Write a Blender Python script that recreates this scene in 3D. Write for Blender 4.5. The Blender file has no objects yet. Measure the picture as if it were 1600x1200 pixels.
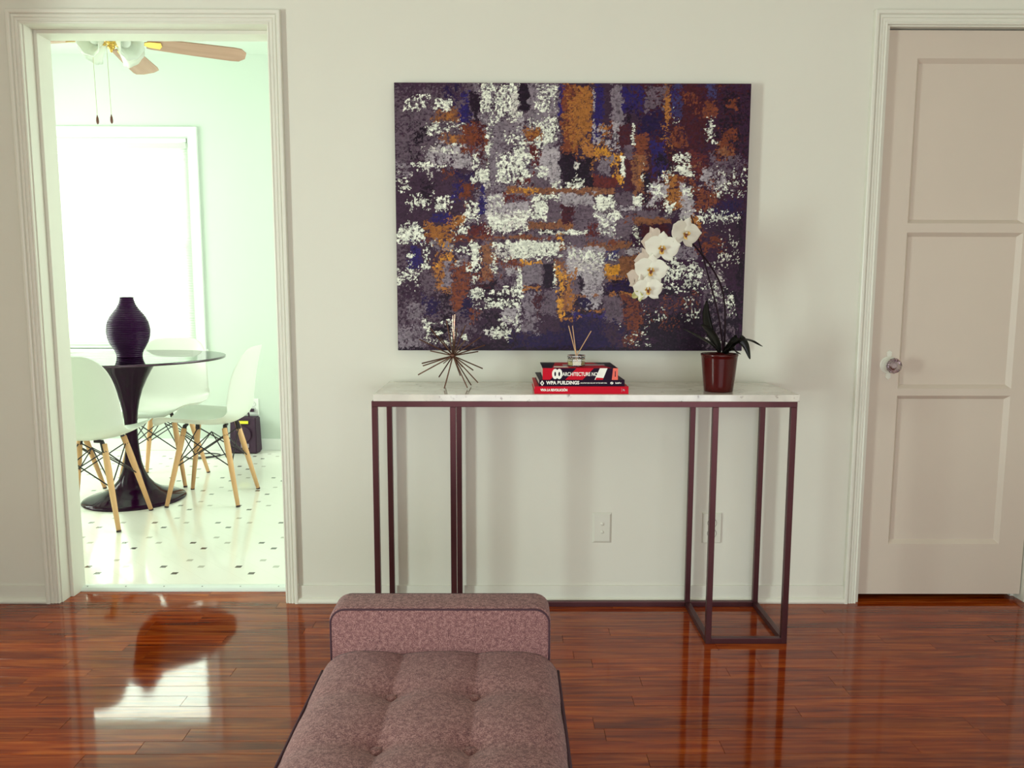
import bpy, bmesh, math, random
import numpy as np
from mathutils import Vector, Matrix, noise as mnoise
R = math.radians
scene = bpy.context.scene
COL = scene.collection

# ------------------------------------------------------------------ camera, world, lights, exposure
cam_d = bpy.data.cameras.new('camera')
cam_d.sensor_width = 36.0
cam_d.lens = 1240.0 / 1600.0 * 36.0
cam_d.clip_start = 0.02
cam = bpy.data.objects.new('camera', cam_d)
COL.objects.link(cam)
yaw, pit, rol = 0.005, 0.12, 0.002
F = Vector((math.sin(yaw) * math.cos(pit), math.cos(yaw) * math.cos(pit), -math.sin(pit)))
Rt = Vector((math.cos(yaw), -math.sin(yaw), 0))
Up = Rt.cross(F)
R2 = Rt * math.cos(rol) + Up * math.sin(rol)
U2 = -Rt * math.sin(rol) + Up * math.cos(rol)
mw = Matrix(((R2.x, U2.x, -F.x, 0), (R2.y, U2.y, -F.y, -2.842), (R2.z, U2.z, -F.z, 1.162), (0, 0, 0, 1)))
cam.matrix_world = mw
scene.camera = cam

vs = scene.view_settings
scene.display_settings.display_device = 'sRGB'
vs.view_transform = 'Standard'
vs.look = 'None'
vs.gamma = 1.0
vs.use_curve_mapping = False
vs.exposure = -0.96

SKY = 50.0
KITCHEN_FILL_LEFT = 130.0
KITCHEN_FILL_RIGHT = 60.0
KEY = 208.0
FILL = 104.0
world = bpy.data.worlds.new('overcast_sky')
scene.world = world
world.use_nodes = True
bg = world.node_tree.nodes['Background']
bg.inputs['Color'].default_value = (0.88, 1.0, 0.88, 1)
bg.inputs['Strength'].default_value = SKY

def area_light(name, loc, rot, sx, sy, power, color):
    l = bpy.data.lights.new(name, 'AREA')
    l.shape = 'RECTANGLE'; l.size = sx; l.size_y = sy
    l.energy = power; l.color = color
    o = bpy.data.objects.new(name, l)
    o.location = loc; o.rotation_euler = rot
    COL.objects.link(o)
    return o
# daylight at the living-room side window; added fill lamps behind the camera and on both kitchen sides
area_light('daylight_side_window', (-3.26, -2.75, .95), (0, R(-90), 0), 1.3, .6, KEY, (0.82, 1.0, 0.95))
area_light('fill_rear', (0.7, -4.78, .78), (R(90), 0, 0), 2.6, 1.3, FILL, (0.86, 0.90, 1.0))
area_light('fill_kitchen_left', (-3.76, 1.5, 1.5), (0, R(-90), 0), 1.4, 1.5, KITCHEN_FILL_LEFT, (0.86, 0.95, 0.86))
area_light('fill_kitchen_right', (0.26, 1.5, 1.5), (0, R(90), 0), 1.4, 1.5, KITCHEN_FILL_RIGHT, (0.86, 0.95, 0.90))

# ------------------------------------------------------------------ materials
def s2l(c):
    return tuple((x / 12.92 if x <= 0.04045 else ((x + 0.055) / 1.055) ** 2.4) for x in c)
def rgb(r, g, b):
    return s2l((r / 255.0, g / 255.0, b / 255.0))
def mat(name, color, rough=0.5, metal=0.0, **kw):
    m = bpy.data.materials.new(name); m.use_nodes = True
    b = m.node_tree.nodes['Principled BSDF']
    b.inputs['Base Color'].default_value = (*color, 1)
    b.inputs['Roughness'].default_value = rough
    b.inputs['Metallic'].default_value = metal
    for k, v in kw.items():
        b.inputs[k.replace('_', ' ')].default_value = v
    return m
def nd(m, t, **kw):
    n = m.node_tree.nodes.new(t)
    for k, v in kw.items(): setattr(n, k, v)
    return n
def lk(m, a, b): m.node_tree.links.new(a, b)
def bsdf(m): return m.node_tree.nodes['Principled BSDF']
def add_noise(m, scale, amount, dark, light, coord='Object', stretch=(1, 1, 1), bump=0.0, bdist=0.001, detail=4, bscale=None):
    """mix two colours with noise and add a fine bump"""
    tc = nd(m, 'ShaderNodeTexCoord'); mp = nd(m, 'ShaderNodeMapping')
    mp.inputs['Scale'].default_value = stretch
    lk(m, tc.outputs[coord], mp.inputs['Vector'])
    nz = nd(m, 'ShaderNodeTexNoise'); nz.inputs['Scale'].default_value = scale; nz.inputs['Detail'].default_value = detail
    lk(m, mp.outputs[0], nz.inputs['Vector'])
    rp = nd(m, 'ShaderNodeValToRGB')
    rp.color_ramp.elements[0].position = 0.5 - amount; rp.color_ramp.elements[1].position = 0.5 + amount
    rp.color_ramp.elements[0].color = (*dark, 1); rp.color_ramp.elements[1].color = (*light, 1)
    lk(m, nz.outputs['Fac'], rp.inputs['Fac']); lk(m, rp.outputs['Color'], bsdf(m).inputs['Base Color'])
    if bump:
        n2 = nd(m, 'ShaderNodeTexNoise'); n2.inputs['Scale'].default_value = bscale or scale * 2; n2.inputs['Detail'].default_value = 3
        lk(m, mp.outputs[0], n2.inputs['Vector'])
        bp = nd(m, 'ShaderNodeBump'); bp.inputs['Strength'].default_value = bump; bp.inputs['Distance'].default_value = bdist
        lk(m, n2.outputs['Fac'], bp.inputs['Height']); lk(m, bp.outputs[0], bsdf(m).inputs['Normal'])
    return m

M = {}
M['wall'] = add_noise(mat('wall_paint', (.7, .7, .6), 0.75), 1.3, .35, rgb(222, 219, 205), rgb(228, 226, 212), bump=0.35, bdist=0.004, bscale=7)
M['trim'] = add_noise(mat('trim_paint', (.8, .8, .7), 0.35), 3, .4, rgb(226, 224, 210), rgb(232, 230, 216), bump=0.1, bdist=0.001, bscale=25)
M['door'] = add_noise(mat('door_paint', (.8, .8, .7), 0.45), 2, .4, rgb(207, 193, 178), rgb(214, 200, 184), bump=0.1, bdist=0.001, bscale=40)
M['ceiling'] = add_noise(mat('ceiling_paint', (.8, .8, .7), 0.9), 2, .4, rgb(225, 222, 212), rgb(230, 228, 218))
M['kwall'] = add_noise(mat('kitchen_wall_paint', (.8, .8, .7), 0.8), 1.2, .4, rgb(206, 216, 204), rgb(210, 220, 208))
M['ktrim'] = add_noise(mat('kitchen_trim_paint', (.8, .8, .7), 0.4), 3, .4, rgb(240, 243, 236), rgb(243, 246, 240))
M['black_void'] = mat('closet_dark', rgb(40, 20, 38), 0.9)
M['steel'] = add_noise(mat('frame_steel', (.1, .05, .07), 0.36, 0.75), 9, .4, rgb(76, 40, 45), rgb(96, 60, 62), stretch=(1, 1, .3), bump=.05, bscale=60)
M['brass_dark'] = mat('dark_bronze', rgb(124, 92, 80), 0.25, 0.95)
M['brass'] = mat('polished_brass', rgb(215, 170, 90), 0.18, 1.0)
M['black_gloss'] = mat('black_lacquer', rgb(40, 6, 36), 0.1, 0.0, Specular_IOR_Level=0.22)
M['vase'] = mat('black_ribbed_ceramic', rgb(46, 10, 50), 0.32, 0.0, Specular_IOR_Level=0.2)
M['shell'] = mat('white_plastic_shell', rgb(226, 228, 216), 0.35)
M['black_metal'] = mat('black_wire', rgb(30, 12, 26), 0.4)
M['beech'] = add_noise(mat('beech_wood', (.6, .4, .2), 0.45), 14, .3, rgb(218, 164, 112), rgb(236, 188, 138), stretch=(1, 1, .12))
M['foot'] = mat('rubber_foot', rgb(60, 35, 40), 0.6)
M['amp'] = add_noise(mat('amp_vinyl', (.02, .01, .02), 0.55), 30, .3, rgb(46, 20, 44), rgb(60, 28, 56), bump=.2, bscale=80)
M['yellow'] = mat('yellow_tape', rgb(238, 228, 60), 0.5)
M['gray_plate'] = mat('grey_plate', rgb(150, 135, 145), 0.4)
M['plastic'] = mat('outlet_plastic', rgb(220, 218, 204), 0.35)
M['slot'] = mat('outlet_slot', rgb(90, 70, 70), 0.6)
M['pot'] = mat('oxblood_glaze', rgb(70, 13, 12), 0.2, 0.0, Specular_IOR_Level=0.3, Coat_Weight=0.15, Coat_Roughness=0.08)
M['soil'] = add_noise(mat('bark_soil', (.05, .03, .02), 0.9), 60, .3, rgb(30, 15, 20), rgb(80, 50, 40), bump=.6, bscale=80, bdist=.004)
M['leaf'] = add_noise(mat('orchid_leaf', (.02, .04, .02), 0.3), 20, .4, rgb(24, 22, 20), rgb(38, 38, 28))
M['stem'] = mat('orchid_stem', rgb(30, 8, 20), 0.5, 0.0, Specular_IOR_Level=0.15)
M['chain'] = mat('pull_chain', rgb(190, 180, 150), 0.4, 0.6)
M['fob'] = mat('walnut_fob', rgb(110, 60, 50), 0.4)
M['blade'] = add_noise(mat('light_oak_blade', (.5, .35, .25), 0.5), 8, .25, rgb(160, 118, 100), rgb(184, 144, 124), stretch=(.25, 2.5, 1))
M['shade'] = mat('frosted_glass', rgb(246, 250, 240), 0.25, 0.0, Transmission_Weight=0.35, IOR=1.2)
M['white_paint_metal'] = mat('white_metal', rgb(228, 236, 228), 0.35)
M['screw'] = mat('screw_head', rgb(80, 60, 60), 0.4, 0.7)
M['rattan'] = mat('reed', rgb(214, 168, 124), 0.6)
M['diff_liquid'] = mat('diffuser_oil', rgb(240, 232, 170), 0.1, 0.0, Transmission_Weight=0.25, IOR=1.2)
M['white_ink'] = mat('white_ink', rgb(248, 246, 236), 0.5)
M['pages'] = add_noise(mat('book_pages', (.7, .6, .5), 0.8), 50, .3, rgb(196, 180, 165), rgb(226, 214, 200), stretch=(.02, .02, 6))
M['red_cover'] = mat('red_cover', rgb(200, 0, 34), 0.4, 0.0, Specular_IOR_Level=0.1)
M['dark_cover'] = mat('dark_cover', rgb(30, 3, 34), 0.4, 0.0, Specular_IOR_Level=0.08)
M['red_ink'] = mat('red_ink', rgb(200, 2, 34), 0.4, 0.0, Specular_IOR_Level=0.1)
M['orange_ink'] = mat('orange_ink', rgb(232, 82, 44), 0.35)
M['grey_ink'] = mat('grey_ink', rgb(190, 176, 184), 0.4)
M['canvas_side'] = mat('canvas_edge', rgb(50, 22, 40), 0.7)
M['chrome'] = mat('chrome', rgb(180, 170, 175), 0.15, 1.0)

def glass(name, color=(1, 1, 1), rough=0.0, ior=1.5):
    m = bpy.data.materials.new(name); m.use_nodes = True
    nt = m.node_tree; nt.nodes.remove(nt.nodes['Principled BSDF'])
    g = nd(m, 'ShaderNodeBsdfGlass'); g.inputs['Color'].default_value = (*color, 1)
    g.inputs['Roughness'].default_value = rough; g.inputs['IOR'].default_value = ior
    lk(m, g.outputs[0], nt.nodes['Material Output'].inputs['Surface'])
    return m
def thin_glass(name, color, refl=0.9):
    """window pane / tabletop: clear with fresnel reflection, single refraction free"""
    m = bpy.data.materials.new(name); m.use_nodes = True
    nt = m.node_tree; nt.nodes.remove(nt.nodes['Principled BSDF'])
    t = nd(m, 'ShaderNodeBsdfTransparent'); t.inputs[0].default_value = (*color, 1)
    g = nd(m, 'ShaderNodeBsdfGlossy'); g.inputs['Roughness'].default_value = 0.01
    g.inputs['Color'].default_value = (refl, refl, refl, 1)
    fr = nd(m, 'ShaderNodeFresnel'); fr.inputs['IOR'].default_value = 1.5
    mx = nd(m, 'ShaderNodeMixShader')
    lk(m, fr.outputs[0], mx.inputs[0]); lk(m, t.outputs[0], mx.inputs[1]); lk(m, g.outputs[0], mx.inputs[2])
    lk(m, mx.outputs[0], nt.nodes['Material Output'].inputs['Surface'])
    return m
M['crystal'] = glass('knob_crystal', (.93, .88, .9))
M['bottle'] = glass('bottle_glass', (.97, .96, .93), 0.0, 1.45)
M['pane'] = thin_glass('window_pane', (.96, .98, .96))
M['table_glass'] = thin_glass('table_glass', (.93, .97, .94))
M['glass_edge'] = mat('table_glass_rim', rgb(60, 28, 52), 0.12, 0.0, Coat_Weight=0.5)

# blinds: a little light passes through the slats
m = bpy.data.materials.new('blind_slat'); m.use_nodes = True
nt = m.node_tree
b = nt.nodes['Principled BSDF']; b.inputs['Base Color'].default_value = (*rgb(232, 240, 228), 1); b.inputs['Roughness'].default_value = .5
tr = nd(m, 'ShaderNodeBsdfTranslucent'); tr.inputs[0].default_value = (*rgb(225, 238, 222), 1)
mx = nd(m, 'ShaderNodeMixShader'); mx.inputs[0].default_value = .32
lk(m, b.outputs[0], mx.inputs[1]); lk(m, tr.outputs[0], mx.inputs[2])
lk(m, mx.outputs[0], nt.nodes['Material Output'].inputs['Surface'])
M['slat'] = m

# orchid petals
m = mat('orchid_petal', rgb(244, 242, 226), 0.5); nt = m.node_tree
tr = nd(m, 'ShaderNodeBsdfTranslucent'); tr.inputs[0].default_value = (*rgb(240, 230, 215), 1)
mx = nd(m, 'ShaderNodeMixShader'); mx.inputs[0].default_value = .25
lk(m, bsdf(m).outputs[0], mx.inputs[1]); lk(m, tr.outputs[0], mx.inputs[2]); lk(m, mx.outputs[0], nt.nodes['Material Output'].inputs['Surface'])
M['petal'] = m
M['petal_back'] = mat('orchid_petal_underside', rgb(206, 186, 172), 0.6)
M['lip_yellow'] = mat('orchid_lip_yellow', rgb(226, 180, 96), 0.5)
M['lip_dark'] = mat('orchid_lip_dark', rgb(110, 50, 30), 0.5)
M['bud'] = mat('orchid_bud', rgb(206, 204, 140), 0.5)

# oak strip floor
m = mat('oak_strip_floor', (.3, .1, .04), 0.35)
b = bsdf(m)
b.inputs['Coat Weight'].default_value = 1.0; b.inputs['Coat Roughness'].default_value = 0.065; b.inputs['Coat IOR'].default_value = 1.42; b.inputs['Specular IOR Level'].default_value = 0.0
tc = nd(m, 'ShaderNodeTexCoord'); oi = nd(m, 'ShaderNodeObjectInfo')
vm = nd(m, 'ShaderNodeVectorMath', operation='SCALE'); vm.inputs['Scale'].default_value = 37.0
cmb = nd(m, 'ShaderNodeCombineXYZ')
for i in range(3): lk(m, oi.outputs['Random'], cmb.inputs[i])
lk(m, cmb.outputs[0], vm.inputs[0])
va = nd(m, 'ShaderNodeVectorMath', operation='ADD'); lk(m, tc.outputs['Object'], va.inputs[0]); lk(m, vm.outputs[0], va.inputs[1])
mp = nd(m, 'ShaderNodeMapping'); mp.inputs['Scale'].default_value = (1.6, 26, 26); lk(m, va.outputs[0], mp.inputs[0])
n1 = nd(m, 'ShaderNodeTexNoise'); n1.inputs['Scale'].default_value = 1.6; n1.inputs['Detail'].default_value = 6; n1.inputs['Distortion'].default_value = 1.2
lk(m, mp.outputs[0], n1.inputs['Vector'])
r1 = nd(m, 'ShaderNodeValToRGB')
e = r1.color_ramp.elements
e[0].position = .28; e[0].color = (*rgb(104, 28, 3), 1)
e[1].position = .68; e[1].color = (*rgb(176, 84, 24), 1)
x = e.new(.48); x.color = (*rgb(144, 54, 10), 1)
lk(m, n1.outputs['Fac'], r1.inputs['Fac'])
mp2 = nd(m, 'ShaderNodeMapping'); mp2.inputs['Scale'].default_value = (2.2, 60, 60); lk(m, va.outputs[0], mp2.inputs[0])
n3 = nd(m, 'ShaderNodeTexNoise'); n3.inputs['Scale'].default_value = 3; n3.inputs['Detail'].default_value = 4; lk(m, mp2.outputs[0], n3.inputs['Vector'])
r3 = nd(m, 'ShaderNodeValToRGB'); r3.color_ramp.elements[0].position = .30; r3.color_ramp.elements[1].position = .40
r3.color_ramp.elements[0].color = (.6, .5, .48, 1); r3.color_ramp.elements[1].color = (1, 1, 1, 1)
lk(m, n3.outputs['Fac'], r3.inputs['Fac'])
mlt = nd(m, 'ShaderNodeMix', data_type='RGBA', blend_type='MULTIPLY'); mlt.inputs[0].default_value = 1.0
lk(m, r1.outputs[0], mlt.inputs[6]); lk(m, r3.outputs[0], mlt.inputs[7])
hs = nd(m, 'ShaderNodeHueSaturation')
mr = nd(m, 'ShaderNodeMapRange'); mr.inputs[3].default_value = .68; mr.inputs[4].default_value = 1.04
lk(m, oi.outputs['Random'], mr.inputs[0]); lk(m, mr.outputs[0], hs.inputs['Value']); lk(m, mlt.outputs[2], hs.inputs['Color'])
lk(m, hs.outputs[0], b.inputs['Base Color'])
n4 = nd(m, 'ShaderNodeTexNoise'); n4.inputs['Scale'].default_value = 5; n4.inputs['Detail'].default_value = 2
mp4 = nd(m, 'ShaderNodeMapping'); mp4.inputs['Scale'].default_value = (.9, 1.6, 1.6); lk(m, va.outputs[0], mp4.inputs[0]); lk(m, mp4.outputs[0], n4.inputs['Vector'])
bp = nd(m, 'ShaderNodeBump'); bp.inputs['Strength'].default_value = .10; bp.inputs['Distance'].default_value = .003
lk(m, n4.outputs['Fac'], bp.inputs['Height']); lk(m, bp.outputs[0], b.inputs['Coat Normal']); lk(m, bp.outputs[0], b.inputs['Normal'])
M['oak'] = m

# vinyl kitchen floor: printed pattern of little squares in fours (flat print of sheet vinyl)
m = mat('sheet_vinyl', rgb(240, 236, 205), 0.22)
b = bsdf(m); b.inputs['Coat Weight'].default_value = .6; b.inputs['Coat Roughness'].default_value = .08
geo = nd(m, 'ShaderNodeNewGeometry'); sx = nd(m, 'ShaderNodeSeparateXYZ'); lk(m, geo.outputs['Position'], sx.inputs[0])
S = 0.1555
def math_n(op, a, bb=None, c=None):
    n = nd(m, 'ShaderNodeMath', operation=op)
    for i, v in enumerate((a, bb, c)):
        if v is None: continue
        if isinstance(v, (int, float)): n.inputs[i].default_value = v
        else: lk(m, v, n.inputs[i])
    return n.outputs[0]
def dots(px, py, perx, pery, ox, oy, h):
    u = math_n('ABSOLUTE', math_n('SUBTRACT', math_n('MODULO', math_n('ADD', px, 100 * perx - ox + perx / 2), perx), perx / 2))
    v = math_n('ABSOLUTE', math_n('SUBTRACT', math_n('MODULO', math_n('ADD', py, 100 * pery - oy + pery / 2), pery), pery / 2))
    return math_n('LESS_THAN', math_n('MAXIMUM', u, v), h)
X_, Y_ = sx.outputs[0], sx.outputs[1]
OX, OY = -1.740, 0.345
dk = math_n('MAXIMUM', dots(X_, Y_, 2 * S, 2 * S, OX, OY, .0125), dots(X_, Y_, 2 * S, 2 * S, OX + .5 * S, OY - .5 * S, .0125))
lt = math_n('MAXIMUM', dots(X_, Y_, 2 * S, 2 * S, OX + S, OY, .0125), dots(X_, Y_, 2 * S, 2 * S, OX + .5 * S, OY + .5 * S, .0125))
diag1 = math_n('ABSOLUTE', math_n('SUBTRACT', math_n('MODULO', math_n('ADD', math_n('ADD', X_, Y_), 50 * S), S), S / 2))
seam = math_n('MULTIPLY', math_n('LESS_THAN', diag1, .0015), .12)
nz = nd(m, 'ShaderNodeTexNoise'); nz.inputs['Scale'].default_value = 3.0; lk(m, geo.outputs['Position'], nz.inputs['Vector'])
rp = nd(m, 'ShaderNodeValToRGB'); rp.color_ramp.elements[0].color = (*rgb(248, 244, 230), 1); rp.color_ramp.elements[1].color = (*rgb(252, 250, 240), 1)
lk(m, nz.outputs['Fac'], rp.inputs['Fac'])
def mixc(fac, a, col):
    x = nd(m, 'ShaderNodeMix', data_type='RGBA'); lk(m, fac, x.inputs[0]); lk(m, a, x.inputs[6]); x.inputs[7].default_value = (*col, 1); return x.outputs[2]
c = mixc(seam, rp.outputs[0], rgb(190, 175, 140))
c = mixc(math_n('MULTIPLY', lt, .55), c, rgb(120, 110, 90))
c = mixc(dk, c, rgb(66, 48, 48))
lk(m, c, b.inputs['Base Color'])
M['vinyl'] = m

# upholstery
m = mat('grey_tweed', (.2, .15, .15), 0.95)
b = bsdf(m); b.inputs['Sheen Weight'].default_value = .12; b.inputs['Sheen Roughness'].default_value = .5
tc = nd(m, 'ShaderNodeTexCoord')
n1 = nd(m, 'ShaderNodeTexNoise'); n1.inputs['Scale'].default_value = 420; n1.inputs['Detail'].default_value = 2; lk(m, tc.outputs['Object'], n1.inputs['Vector'])
n2 = nd(m, 'ShaderNodeTexNoise'); n2.inputs['Scale'].default_value = 130; n2.inputs['Detail'].default_value = 4; lk(m, tc.outputs['Object'], n2.inputs['Vector'])
ad = nd(m, 'ShaderNodeMath', operation='MULTIPLY_ADD'); ad.inputs[1].default_value = .6
lk(m, n1.outputs['Fac'], ad.inputs[0]); ml = nd(m, 'ShaderNodeMath', operation='MULTIPLY'); ml.inputs[1].default_value = .4; lk(m, n2.outputs['Fac'], ml.inputs[0]); lk(m, ml.outputs[0], ad.inputs[2])
rp = nd(m, 'ShaderNodeValToRGB'); e = rp.color_ramp.elements
e[0].position = .38; e[0].color = (*rgb(98, 61, 63), 1); e[1].position = .62; e[1].color = (*rgb(168, 126, 122), 1)
x = e.new(.5); x.color = (*rgb(134, 92, 90), 1)
lk(m, ad.outputs[0], rp.inputs[0]); lk(m, rp.outputs[0], b.inputs['Base Color'])
wv = nd(m, 'ShaderNodeTexNoise'); wv.inputs['Scale'].default_value = 500; lk(m, tc.outputs['Object'], wv.inputs['Vector'])
bp = nd(m, 'ShaderNodeBump'); bp.inputs['Strength'].default_value = .5; bp.inputs['Distance'].default_value = .0015
lk(m, wv.outputs['Fac'], bp.inputs['Height']); lk(m, bp.outputs[0], b.inputs['Normal'])
M['tweed'] = m
M['piping'] = mat('dark_piping', rgb(70, 42, 52), 0.9)

# marble
m = mat('pale_marble', (.7, .7, .65), 0.12)
b = bsdf(m); b.inputs['Coat Weight'].default_value = .3; b.inputs['Coat Roughness'].default_value = .04
tc = nd(m, 'ShaderNodeTexCoord')
n1 = nd(m, 'ShaderNodeTexNoise'); n1.inputs['Scale'].default_value = 7; n1.inputs['Detail'].default_value = 8; n1.inputs['Distortion'].default_value = .8; lk(m, tc.outputs['Object'], n1.inputs['Vector'])
rp = nd(m, 'ShaderNodeValToRGB'); e = rp.color_ramp.elements
e[0].position = .3; e[0].color = (*rgb(196, 190, 180), 1); e[1].position = .6; e[1].color = (*rgb(228, 222, 210), 1)
lk(m, n1.outputs[0], rp.inputs[0])
n2 = nd(m, 'ShaderNodeTexNoise'); n2.inputs['Scale'].default_value = 45; n2.inputs['Detail'].default_value = 3; lk(m, tc.outputs['Object'], n2.inputs['Vector'])
r2 = nd(m, 'ShaderNodeValToRGB'); r2.color_ramp.elements[0].position = .26; r2.color_ramp.elements[1].position = .36
r2.color_ramp.elements[0].color = (.45, .38, .36, 1); r2.color_ramp.elements[1].color = (1, 1, 1, 1); lk(m, n2.outputs[0], r2.inputs[0])
mu = nd(m, 'ShaderNodeMix', data_type='RGBA', blend_type='MULTIPLY'); mu.inputs[0].default_value = 1
lk(m, rp.outputs[0], mu.inputs[6]); lk(m, r2.outputs[0], mu.inputs[7]); lk(m, mu.outputs[2], b.inputs['Base Color'])
M['marble'] = m

# paint layer of the picture
m = mat('acrylic_paint', (.5, .5, .5), 0.42)
at = nd(m, 'ShaderNodeAttribute'); at.attribute_name = 'paint'; lk(m, at.outputs['Color'], bsdf(m).inputs['Base Color'])
bsdf(m).inputs['Specular IOR Level'].default_value = .18
M['paint'] = m

# ------------------------------------------------------------------ helpers
def link(name, me, material=None, parent=None, smooth=False):
    o = bpy.data.objects.new(name, me); COL.objects.link(o)
    if material is not None:
        me.materials.clear(); me.materials.append(M[material] if isinstance(material, str) else material)
    if parent is not None: o.parent = parent
    if smooth: me.shade_smooth()
    return o
def from_bm(name, bm, material, parent=None, smooth=False):
    me = bpy.data.meshes.new(name); bm.normal_update(); bm.to_mesh(me); bm.free()
    return link(name, me, material, parent, smooth)
def empty(name, loc=(0, 0, 0), rz=0.0, parent=None):
    o = bpy.data.objects.new(name, None); COL.objects.link(o)
    o.location = loc; o.rotation_euler = (0, 0, rz); o.empty_display_size = .1
    if parent is not None: o.parent = parent
    return o
def tag(o, label=None, cat=None, group=None, kind=None):
    if label: o['label'] = label
    if cat: o['category'] = cat
    if group: o['group'] = group
    if kind: o['kind'] = kind
    return o
def struct(o): o['kind'] = 'structure'; return o
def box(bm, a, b_, bev=0.0):
    x0, y0, z0 = a; x1, y1, z1 = b_
    v = [bm.verts.new(p) for p in ((x0, y0, z0), (x1, y0, z0), (x1, y1, z0), (x0, y1, z0), (x0, y0, z1), (x1, y0, z1), (x1, y1, z1), (x0, y1, z1))]
    fs = [bm.faces.new([v[i] for i in f]) for f in ((0, 3, 2, 1), (4, 5, 6, 7), (0, 1, 5, 4), (1, 2, 6, 5), (2, 3, 7, 6), (3, 0, 4, 7))]
    if bev > 0:
        es = list({e for f in fs for e in f.edges})
        bmesh.ops.bevel(bm, geom=es, offset=bev, segments=2, affect='EDGES', profile=.6)
    return bm
def add_box(name, a, b_, material, parent=None, bev=0.0):
    return from_bm(name, box(bmesh.new(), a, b_, bev), material, parent)
def lathe(bm, prof, n=32, center=(0, 0, 0), cap=True, axis=None):
    rings = []
    for r, z in prof:
        rings.append([bm.verts.new((center[0] + r * math.cos(2 * math.pi * i / n), center[1] + r * math.sin(2 * math.pi * i / n), center[2] + z)) for i in range(n)])
    for k in range(len(rings) - 1):
        for i in range(n):
            j = (i + 1) % n
            bm.faces.new((rings[k][i], rings[k][j], rings[k + 1][j], rings[k + 1][i]))
    if cap:
        bm.faces.new(list(reversed(rings[0]))); bm.faces.new(rings[-1])
    return bm
def tube(bm, pts, radii, n=8, cap=True):
    pts = [Vector(p) for p in pts]
    if isinstance(radii, (int, float)): radii = [radii] * len(pts)
    rings = []; prev = None
    for i, p in enumerate(pts):
        t = (pts[min(i + 1, len(pts) - 1)] - pts[max(i - 1, 0)]).normalized()
        if prev is None:
            a = Vector((0, 0, 1)) if abs(t.z) < .9 else Vector((1, 0, 0))
            u = t.cross(a).normalized()
        else:
            u = (prev - t * prev.dot(t)).normalized()
        prev = u; w = t.cross(u)
        rings.append([bm.verts.new(p + (u * math.cos(2 * math.pi * k / n) + w * math.sin(2 * math.pi * k / n)) * radii[i]) for k in range(n)])
    for k in range(len(rings) - 1):
        for i in range(n):
            j = (i + 1) % n
            bm.faces.new((rings[k][i], rings[k][j], rings[k + 1][j], rings[k + 1][i]))
    if cap:
        bm.faces.new(list(reversed(rings[0]))); bm.faces.new(rings[-1])
    return bm
def smooth_pts(pts, k=6):
    """Catmull-Rom through the points"""
    P = [Vector(p) for p in pts]; P = [P[0] * 2 - P[1]] + P + [P[-1] * 2 - P[-2]]
    out = []
    for i in range(1, len(P) - 2):
        for s in range(k):
            t = s / k
            out.append(0.5 * ((2 * P[i]) + (-P[i - 1] + P[i + 1]) * t + (2 * P[i - 1] - 5 * P[i] + 4 * P[i + 1] - P[i + 2]) * t * t + (-P[i - 1] + 3 * P[i] - 3 * P[i + 1] + P[i + 2]) * t ** 3))
    out.append(P[-2]); return out
def copy_tree(o, parent=None):
    c = o.copy(); COL.objects.link(c); c.parent = parent
    for ch in list(o.children): copy_tree(ch, c)
    return c
def text_mesh(name, s, size, material, parent, loc, bold=0.0, width=None, rot=(R(90), 0, 0), extrude=.0002):
    cu = bpy.data.curves.new(name, 'FONT'); cu.body = s; cu.size = size; cu.extrude = extrude; cu.offset = bold
    cu.align_y = 'CENTER'
    t = bpy.data.objects.new(name + '_curve', cu); COL.objects.link(t)
    bpy.context.view_layer.update()
    me = bpy.data.meshes.new_from_object(t.evaluated_get(bpy.context.evaluated_depsgraph_get()))
    bpy.data.objects.remove(t)
    if width:
        xs = [v.co.x for v in me.vertices]; f = width / (max(xs) - min(xs)); x0 = min(xs)
        for v in me.vertices: v.co.x = (v.co.x - x0) * f
    o = link(name, me, material, parent); o.location = loc; o.rotation_euler = rot
    return o

# ------------------------------------------------------------------ room shell
WT = 0.13            # thickness of the wall between living room and kitchen
H = 2.62             # ceiling
OL, ORR, OT = -1.655, -0.826, 2.052     # kitchen doorway
DL, DR, DT = 1.308, 1.930, 2.056        # closet door opening
bm = bmesh.new()
box(bm, (-2.29, 0, 0), (OL - .012, WT, H)); box(bm, (OL - .012, 0, OT + .012), (ORR + .012, WT, H))
box(bm, (ORR + .012, 0, 0), (DL - .012, WT, H)); box(bm, (DL - .012, 0, DT + .012), (DR + .012, WT, H))
box(bm, (DR + .012, 0, 0), (2.75, WT, H))
struct(from_bm('wall_back', bm, 'wall'))
# left wall with an added unseen step that shades the doorway's left side; window in its outer part
bm = bmesh.new()
box(bm, (-2.29, -1.00, 0), (-2.16, 0, H)); box(bm, (-3.2, -1.00, 0), (-2.29, -.87, H))
y0, y1, z0, z1 = -3.05, -2.45, .3, 1.6
box(bm, (-3.33, -4.85, 0), (-3.2, y0, H)); box(bm, (-3.33, y1, 0), (-3.2, -.87, H))
box(bm, (-3.33, y0, 0), (-3.2, y1, z0)); box(bm, (-3.33, y0, z1), (-3.2, y1, H))
struct(from_bm('wall_left', bm, 'wall'))
struct(add_box('wall_right', (2.62, -4.85, 0), (2.75, 0, H), 'wall'))
bm = bmesh.new()
box(bm, (-3.2, -4.85, 0), (-.6, -4.72, H)); box(bm, (2.0, -4.85, 0), (2.62, -4.72, H))
box(bm, (-.6, -4.85, 0), (2.0, -4.72, .06)); box(bm, (-.6, -4.85, 1.5), (2.0, -4.72, H))
struct(from_bm('wall_rear', bm, 'wall'))
struct(add_box('ceiling', (-3.33, -4.85, H), (2.75, WT, H + .1), 'ceiling'))

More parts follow.
